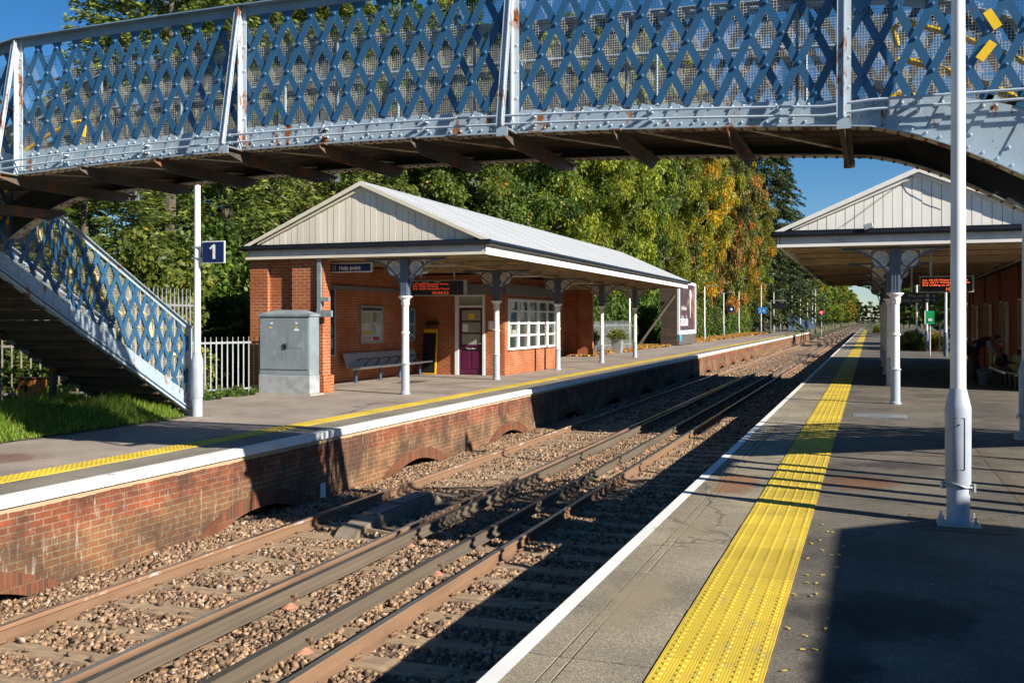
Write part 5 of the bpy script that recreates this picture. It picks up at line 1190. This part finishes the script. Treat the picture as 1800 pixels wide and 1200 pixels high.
def broad_crown(name, seed, R_=5, H0=2.0, H1=18, nclump=190, per=360, leaf=.14, droop=.15):
    rg = np.random.default_rng(seed); Cs = []; Ds = []; Rn = []
    hc, hh = (H0+H1)/2, (H1-H0)/2
    for k in range(nclump):
        v = rg.normal(size=3); v /= np.linalg.norm(v); rad = rg.uniform(.45, 1.0)**.6
        lob = 1+.18*math.sin(3*math.atan2(v[1], v[0])+seed)+.12*math.sin(5*v[2]*2+seed)
        wz = 1 if v[2] > -.2 else .9
        c = np.array([v[0]*R_*rad*lob*wz, v[1]*R_*rad*lob*wz, hc+v[2]*hh*rad*(1.0)]); r = R_*rg.uniform(.09, .21)
        n = int(per*rg.uniform(.6, 1.4)); d = rg.normal(size=(n, 3)); d /= np.linalg.norm(d, axis=1)[:, None]; rr = rg.random(n)**.5
        p = c+d*rr[:, None]*r*np.array([1, 1, .75]); Cs.append(p); Ds.append(d*.6+rg.normal(size=(n, 3))*.6+np.array([0, 0, -.35])); Rn.append(np.clip(rg.normal(.45+rg.uniform(-.32, .32), .15, n), 0, 1))
    C = np.concatenate(Cs); D = np.concatenate(Ds); n = len(C)
    return leafmesh(name, C, D, rg.uniform(.7, 1.3, n)*leaf*1.5, rg.uniform(.7, 1.3, n)*leaf*.85, rg, droop, np.concatenate(Rn))
def conifer_crown(name, seed, prof, H0, H1, nspray, per, leaf, ln, up=.35, pend=0.0, tiers=None):
    rg = np.random.default_rng(seed); Cs = []; Ds = []; Rn = []
    for k in range(nspray):
        u = rg.random()**.9; z = H0+(H1-H0)*u
        if tiers: z = H0+(H1-H0)*(round(u*tiers)+rg.normal(0, .12))/tiers; u = min(1, max(0, (z-H0)/(H1-H0)))
        r0 = prof(u)*rg.uniform(.62, 1.06); a = rg.uniform(0, 2*math.pi); r0 *= 1+.14*math.sin(a*3+z*1.3+seed)+.1*math.sin(a*5-z*2.1)
        o = np.array([math.cos(a), math.sin(a), 0]); s = np.array([-math.sin(a), math.cos(a), 0]); d = o+np.array([0, 0, rg.uniform(up-.25, up+.25)]); d /= np.linalg.norm(d)
        l = ln*rg.uniform(.6, 1.3)*(0.45+.55*min(1, prof(u)/max(.01, prof(.3)))); n = per; t = rg.random(n)**.7
        side = rg.uniform(-1, 1, n)*(1-t*.75)*l*.38; p = o*r0+np.array([0, 0, z]); p = p[None]+d[None]*(t*l)[:, None]+s[None]*side[:, None]; p[:, 2] += -pend*(t**2)*l + rg.normal(0, .04*ln, n)
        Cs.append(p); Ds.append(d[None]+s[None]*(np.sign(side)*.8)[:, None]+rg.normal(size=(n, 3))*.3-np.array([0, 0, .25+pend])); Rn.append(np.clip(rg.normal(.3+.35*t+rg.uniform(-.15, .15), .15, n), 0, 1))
    C = np.concatenate(Cs); D = np.concatenate(Ds); n = len(C)
    return leafmesh(name, C, D, rg.uniform(.7, 1.3, n)*leaf*2.2, rg.uniform(.7, 1.3, n)*leaf*.7, rg, .1, np.concatenate(Rn))
def box_crown(name, seed, sx, sy, sz, nclump, per, leaf, flat=False):
    rg = np.random.default_rng(seed); Cs = []; Ds = []; Rn = []
    for k in range(nclump):
        c = np.array([rg.uniform(-sx/2, sx/2), rg.uniform(-sy/2, sy/2), rg.uniform(.0, 1)**.8*sz*(.85+.15*math.sin(k))]); 
        if not flat: c[2] *= 1-.35*(2*c[0]/sx)**2
        r = rg.uniform(.25, .55)*min(sx, sz)*.5+.1; n = int(per*rg.uniform(.6, 1.4)); d = rg.normal(size=(n, 3)); d /= np.linalg.norm(d, axis=1)[:, None]
        p = c+d*(rg.random(n)**.5)[:, None]*r; p[:, 2] = np.abs(p[:, 2]); Cs.append(p); Ds.append(d*.5+rg.normal(size=(n, 3))*.5+np.array([.3, 0, -.3])); Rn.append(np.clip(rg.normal(.42+rg.uniform(-.2, .2), .2, n), 0, 1))
    C = np.concatenate(Cs); D = np.concatenate(Ds); n = len(C)
    return leafmesh(name, C, D, rg.uniform(.7, 1.3, n)*leaf*1.3, rg.uniform(.7, 1.3, n)*leaf*.9, rg, .1, np.concatenate(Rn))
def trunk_mesh(name, seed, H, r, limbs, R_):
    rr = random.Random(seed); m_ = MB(); m_.tube([(0,0,-.4),(0,0,.3),(.05,.03,H*.3),(-.04,.05,H*.65),(0,0,H*.92)], [r*1.4, r, r*.8, r*.45, r*.08], 9)
    for i in range(limbs):
        z = H*(.16+.68*i/limbs); a = rr.uniform(0, 6.28); L = R_*(.85-.5*i/limbs); m_.tube([(0,0,z),(math.cos(a)*L*.4, math.sin(a)*L*.4, z+L*.25),(math.cos(a)*L, math.sin(a)*L, z+L*.5)], [r*.35, r*.22, r*.05], 6)
    o = m_.build(name, BARK, None, smooth=True); me = o.data; bpy.data.objects.remove(o); return me
CR = {'b1': (broad_crown('crown', 11), trunk_mesh('trunk', 1, 18, .3, 12, 5)),
      'b2': (broad_crown('crown', 23, R_=5, H0=1.2, H1=18, nclump=210, per=330, leaf=.135), trunk_mesh('trunk', 2, 18, .28, 14, 5)),
      'w1': (broad_crown('crown', 37, R_=5, H0=1.0, H1=18, nclump=170, per=330, leaf=.15, droop=.6), trunk_mesh('trunk', 3, 18, .3, 12, 5)),
      'far': (broad_crown('crown', 51, R_=5, H0=.5, H1=18, nclump=90, per=150, leaf=.34), trunk_mesh('trunk', 4, 18, .3, 6, 5)),
      'c1': (conifer_crown('crown', 5, lambda u: 3.0*(1-u)**.55+.05, .2, 16, 1250, 44, .085, 1.15, .25), trunk_mesh('trunk', 5, 15, .22, 0, 3)),
      'c2': (conifer_crown('crown', 6, lambda u: 2.6*(1-u)**.7+.05, .2, 16, 1100, 44, .085, 1.2, .1, .3), trunk_mesh('trunk', 6, 15, .22, 0, 3)),
      'sp': (conifer_crown('crown', 7, lambda u: 1.9*(1-u)**1.25+.03, .3, 10, 420, 40, .075, .8, .2, .2), trunk_mesh('trunk', 7, 9.6, .12, 0, 3)),
      'fir': (conifer_crown('crown', 8, lambda u: 5.2*(1-u)**.75+.15, 1.5, 28, 900, 60, .19, 2.6, -.05, .35, 26), trunk_mesh('trunk', 8, 28, .45, 0, 3))}
def tree(kind, mat, x, y, h, rad, label, group=None, rz=None, name='tree', z=-.3):
    base = {'b1': (18, 5), 'b2': (18, 5), 'w1': (18, 5), 'far': (18, 5), 'c1': (16, 3.2), 'c2': (16, 3.0), 'sp': (10, 2), 'fir': (28, 5.5)}[kind]
    t = bpy.data.objects.new(name, None); col.objects.link(t); t.location = (x, y, z); t.rotation_euler = (0, 0, rz if rz is not None else random.uniform(0, 6.28)); t.scale = (rad/base[1], rad/base[1], h/base[0])
    tag(t, label, 'tree', group)
    for nm, me in (('crown', CR[kind][0]), ('trunk', CR[kind][1])):
        o = bpy.data.objects.new(nm, me); col.objects.link(o); o.parent = t
        if nm == 'crown': o.material_slots[0].link = 'OBJECT'; o.material_slots[0].material = LM[mat]
    return t
random.seed(12)
G1 = 'evergreens behind the stairs and shelter'
for i, (k, x, y, h, r) in enumerate([('c1',-20.0,25.0,17,3.3),('c2',-20.5,28.5,18,3.3),('c1',-19.8,32.5,17,3.3),('c2',-21,36.5,18,3.4),('c1',-25.5,31.5,19,3.8),('c2',-26,37,20,4),('c1',-26,39,20,4),('c1',-19.3,20.6,8,2.8),('c2',-18.6,17.0,6.2,2.6),('c1',-21.5,17.5,7.2,2.9),('c2',-22.5,13.5,6.6,3.0)]):
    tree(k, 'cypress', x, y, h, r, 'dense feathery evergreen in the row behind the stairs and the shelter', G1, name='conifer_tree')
tree('sp', 'fir', -22.4, 18.9, 9.3, 1.7, 'slim dark spire evergreen poking above the bridge at the top left corner', name='conifer_tree')
tree('b2', 'gold', -21.8, 13.2, 8.9, 2.6, 'small yellowing tree at the far left edge above the bridge rail', name='broadleaf_tree')
tree('b1', 'green', -19.0, 10.0, 7.0, 3.2, 'low green tree at the left edge behind the bridge end', name='broadleaf_tree')
for i, (k, mt, x, y, h, r, lab) in enumerate([
    ('b2','green',-20.5,41.5,17,4.6,'tall green tree with orange flecks behind the roof ridge of the shelter'),
    ('b1','green',-19.0,47.5,16,4.6,'green tree with scattered orange leaves right of the shelter ridge'),
    ('b2','green',-26,47,21,5.5,'large green tree in the back row behind the shelter roof'),
    ('b1','lime',-18.6,54.5,19,4.6,'light yellow-green tree above the middle of the canopy roof'),
    ('b2','lime',-17.9,60.5,21,4.4,'airy lime green tree above the far end of the canopy roof'),
    ('b1','green',-24,58,23,5.5,'tall green back row tree showing through the bridge lattice'),
    ('b1','lime',-17.6,66,23,4.3,'yellow-green tree left of the billboard top'),
    ('b2','lime',-17.4,72,25,4.3,'bright lime tree directly above the billboard'),
    ('b2','green',-23,72,25,6,'dark green back row tree behind the billboard'),
    ('b1','green',-17.8,78,26,4.4,'mid green tree just right of the billboard'),
    ('b2','lime',-17.4,84,27,4.4,'yellow-green tree turning gold right of the billboard'),
    ('b1','gold',-17.6,91,27.5,4.4,'first golden tree right of the billboard'),
    ('b2','gold',-17.2,98,28,4.5,'orange and gold autumn maple, tallest of the coloured trees'),
    ('b2','gold',-23,95,27,6,'golden back row tree right of the billboard'),
    ('w1','gold',-17.5,104,28,4.4,'gold and green tree touching the first russet tree'),
    ('w1','russet',-17.0,111,27,4.6,'first russet tree with drooping reddish leaves'),
    ('w1','russet',-17.4,119,26.5,4.8,'second russet tree, its lower edge over the tall lamp post'),
    ('b1','russet',-17.0,128,25,4.6,'third russet tree beside the orange one'),
    ('b2','gold',-17.2,138,24,4.6,'yellow and orange tree between the russet trees and the dark fir'),
    ('b1','lime',-17.4,147,20,4.6,'lime green tree at the foot of the dark fir'),
    ('fir','fir',-15.4,158,32,6.6,'tall dark fir with ragged branches against the blue sky'),
    ('fir','fir',-20,150,31,6.0,'dark fir standing close behind the ragged fir'),
    ('b1','green',-17,168,18,5.2,'green tree below the right side of the dark fir'),
    ('b2','fir',-16.4,182,17,5.2,'dark green tree behind the blue railings')]):
    tree(k, mt, x, y, h, r, lab, name='conifer_tree' if k == 'fir' else 'broadleaf_tree')
G2 = 'trees lining the far left side of the line'
y = 184; i = 0
while y < 1100:
    mt = ['green','lime','lime','green','gold','lime'][i % 6]; tree('far', mt, -15.5+random.uniform(-1.0, .6)-(0 if y < 500 else 0)+(0 if y < 260 else min(2.5, (y-260)*.02)), y, 20+random.uniform(-3, 2.5), 5.8, 'tree in the long distant row left of the tracks', G2, name='broadleaf_tree'); y += 8.5+y*.035; i += 1
y = 110; i = 0; G3 = 'trees lining the far right side of the line'
while y < 1000:
    tree('far', ['fir','green','fir','lime'][i % 4], 10.5+random.uniform(-1, 1.5), y, 11+random.uniform(-2, 4)+(y/120), 5, 'tree in the distant row right of the tracks', G3, name='broadleaf_tree'); y += 10+y*.06; i += 1
for k in range(6): tree('far', ['green','gold','fir','green','russet','green'][k], -13+4.4*k, 425+14*(k % 3), 10.5-.4*k+(2 if k in (0, 5) else 0), 3.6, 'low tree closing the view where the tracks vanish', 'trees at the end of the line', name='broadleaf_tree')
tree('b2', 'ivy', 6.2, 66, 5.2, 2.4, 'bright green bushy tree beyond the right platform sign', name='broadleaf_tree'); tree('b1', 'fir', 9.5, 62, 6.5, 3.6, 'dark bushy tree behind the station railings', name='broadleaf_tree'); tree('b1', 'fir', 13, 75, 9, 5, 'taller dark tree at the back beyond the railings', name='broadleaf_tree')
def shrub(name, me, mat, x, y, lab, cat='shrub', sc_=(1,1,1), rz=0, group=None, z=-.05):
    o = bpy.data.objects.new(name, me); col.objects.link(o); o.location = (x, y, z); o.scale = sc_; o.rotation_euler = (0, 0, rz); o.material_slots[0].link = 'OBJECT'; o.material_slots[0].material = LM[mat]; return tag(o, lab, cat, group)
HB = box_crown('shrub', 71, 2.6, 3.4, 4.0, 60, 420, .11); HI = box_crown('hedge', 72, 2.2, 10, 4.6, 170, 300, .13, True); WD = box_crown('weeds', 73, 2.0, 2.4, .75, 45, 220, .06)
shrub('shrub', HB, 'ivy', -17.6, 21.6, 'bright green shrub left of the brick end wall behind the fence'); shrub('shrub', HB, 'bramble', -16.9, 19.2, 'yellow-green shrub behind the tall fence by the stairs', rz=1.5)
shrub('shrub', HB, 'ivy', -18.2, 24.6, 'taller green shrub in the shade behind the brick end wall', sc_=(1.1,1.1,1.15), rz=.8)
shrub('shrub', HB, 'green', -19.6, 16.2, 'green bush behind the railings under the stairs', sc_=(1,1,.7), rz=2.2); shrub('shrub', HB, 'bramble', -22, 13.4, 'tangled bush at the far left behind the railings', sc_=(1,1,.7), rz=.3)
shrub('shrub', HB, 'ivy', -16.9, 17.4, 'low bush between the stairs and the tall fence', sc_=(.6,.7,.4), rz=.3)
labs = ['ivy hedge just beyond the left building','ivy hedge behind the yellow plated lamp post','dark ivy hedge behind the billboard props','green hedge right of the billboard','hedge behind the small round sign','hedge behind the tall lamp posts','hedge behind the thick lamp post','hedge behind the far information board','hedge behind the start of the blue railings','last stretch of hedge by the blue railings']
for i in range(10): shrub('hedge', HI, ['ivy','ivy','ivy','ivy','ivy','bramble','ivy','ivy','bramble','green'][i], -16.5-(0 if i < 3 else (.5 if i < 6 else .6)), 51.5+i*(9.4 if i < 4 else 11.5)-(0 if i < 4 else 8.4), labs[i], 'hedge', sc_=(1, 1.12, 1.0+.12*((i*5) % 3)), rz=math.pi*(i % 2))
for k, (x, y, s_, mt) in enumerate([(-13.0,11.9,.55,'bramble'),(-12.9,13.6,.5,'bramble'),(-13.9,13.0,.5,'ivy'),(-14.6,11.2,.7,'bramble'),(-14.0,9.9,.7,'ivy'),(-14.0,18.3,.45,'ivy'),(-13.95,19.6,.4,'ivy')]):
    shrub('weed_clump', WD, mt, x, y, ['yellow-green weeds at the platform edge below the stairs','low yellow-green weeds nearest the foot of the stairs','dark leafy weeds in front of the rusty box','tall mixed weeds left of the rusty box','leafy weeds at the left edge of the photo','small green weeds behind the lamp post foot','small weeds along the low palisade fence'][k], 'weeds', sc_=(s_, s_, s_*(1.0 if k < 5 else .8)))
# verge, grass, fallen leaves
def verge_mesh():
    m_ = MB(); 
    rr = random.Random(5); nx, ny = 14, 28; V = []; F = []
    for j in range(ny+1):
        for i in range(nx+1):
            x = -18+6.42*i/nx; y = 4+11*j/ny; e = min(1, (-11.6-x)/1.0) if x < -11.6 else 0
            xx = x + (rr.uniform(-.06, .06) if i == nx else 0); V.append((xx, y, .01+.12*max(0, e)+.05*rr.random()*max(0, e)))
    for j in range(ny):
        for i in range(nx): a = j*(nx+1)+i; F.append((a, a+1, a+nx+2, a+nx+1))
    return m_.add(V, F)
struct(verge_mesh().build('grass_verge', EARTH))
rg = np.random.default_rng(9); n = 42000
X = -11.55-np.abs(rg.normal(0, 1.0, n))*1.5; Y = rg.uniform(6.5, 15.4, n); keep = (X > -16.5) & (X < -11.5-.12*rg.random(n)) & ~((Y > 15.0-.2) & (X > -12.0)); X = X[keep]; Y = Y[keep]; n = len(X)
hgt = (.08+.26*rg.random(n)*(.45+.55*np.sin(X*2.1+Y*1.3)**2))*np.clip((-11.45-X)*2.2, .35, 1.25)
Dg = np.stack([rg.normal(.15, .35, n), rg.normal(0, .35, n), np.ones(n)], 1); Cg = np.stack([X, Y, .03+.12*np.clip(-11.6-X, 0, 1)+hgt*.4], 1)
gm = leafmesh('grass', Cg, Dg, hgt*1.25, .010+.007*rg.random(n), rg, 0); o = bpy.data.objects.new('grass', gm); col.objects.link(o); gm.materials[0] = LM['grass']; tag(o, 'bright green grass verge along the left platform edge', 'grass', kind='stuff')
FL = rndmat('fallen_leaf', [(0,(.16,.07,.02)),(.4,(.38,.17,.04)),(.75,(.5,.26,.06)),(1,(.25,.27,.05))], .8)
n = 30000; X = rg.uniform(-15.2, -12.2, n)+rg.normal(0, .15, n); Y = 46+rg.random(n)**1.2*90; keep = X < -12.35-.4*np.sin(Y*.35)**2; X = X[keep]; Y = Y[keep]; n = len(X)
Dg = rg.normal(size=(n, 3))*np.array([1, 1, .25]); Cg = np.stack([X, Y, .02+.05*rg.random(n)], 1); s_ = .05+.0012*Y
gm = leafmesh('fallen_leaves', Cg, Dg, s_*1.5, s_, rg, 0); o = bpy.data.objects.new('fallen_leaves', gm); col.objects.link(o); gm.materials[0] = FL; tag(o, 'orange fallen leaves carpeting the back of the left platform', 'leaves', kind='stuff')
# planters by the end of the left building
for k, (x, y) in enumerate(((-13.25, 48.6), (-12.6, 51.5))):
    t = thing('planter', (x, y, 0), ['dark square planter with a leafy plant beside the last brick pier','grey planter with a spiky plant in front of the far fence'][k], 'planter')
    m_ = MB(); m_.add([(x-.22,y-.22,0),(x+.22,y-.22,0),(x+.22,y+.22,0),(x-.22,y+.22,0),(x-.3,y-.3,.75),(x+.3,y-.3,.75),(x+.3,y+.3,.75),(x-.3,y+.3,.75)], [(0,3,2,1),(4,5,6,7),(0,1,5,4),(1,2,6,5),(2,3,7,6),(3,0,4,7)]); m_.build('pot', [M('pot_dark', (.08,.1,.09), .6), GALV][k], t, bevel=.02)
    n = 700; d = rg.normal(size=(n, 3)); d[:, 2] = np.abs(d[:, 2]); d /= np.linalg.norm(d, axis=1)[:, None]; me = leafmesh('foliage', d*rg.uniform(.2, .6, n)[:, None]+np.array([0, 0, .75]), d, .22, .05, rg, .3); o = bpy.data.objects.new('foliage', me); col.objects.link(o); o.parent = t; me.materials[0] = LM['bramble' if k else 'ivy']
n = 2500
for k, (x, y, mt) in enumerate(((2.1,62,'bramble'),(3.3,60.5,'gold'),(.95,140,'bramble'),(2.6,66,'ivy'))):
    d = rg.normal(size=(n, 3)); d[:, 2] = np.abs(d[:, 2]); d /= np.linalg.norm(d, axis=1)[:, None]; me = leafmesh('shrub', d*rg.uniform(.2, .9, n)[:, None]*np.array([.75, .75, 1.3]), d, .16, .09, rg, .3); me.materials[0] = LM[mt]; o = bpy.data.objects.new('shrub', me); col.objects.link(o); o.location = (x, y, 0)
    tag(o, ['yellow-green plants left of the blue-based post beyond the right canopy','orange-tinged plants right of the blue-based post','small bush far along the right platform','green bush behind the white posts'][k], 'shrub')
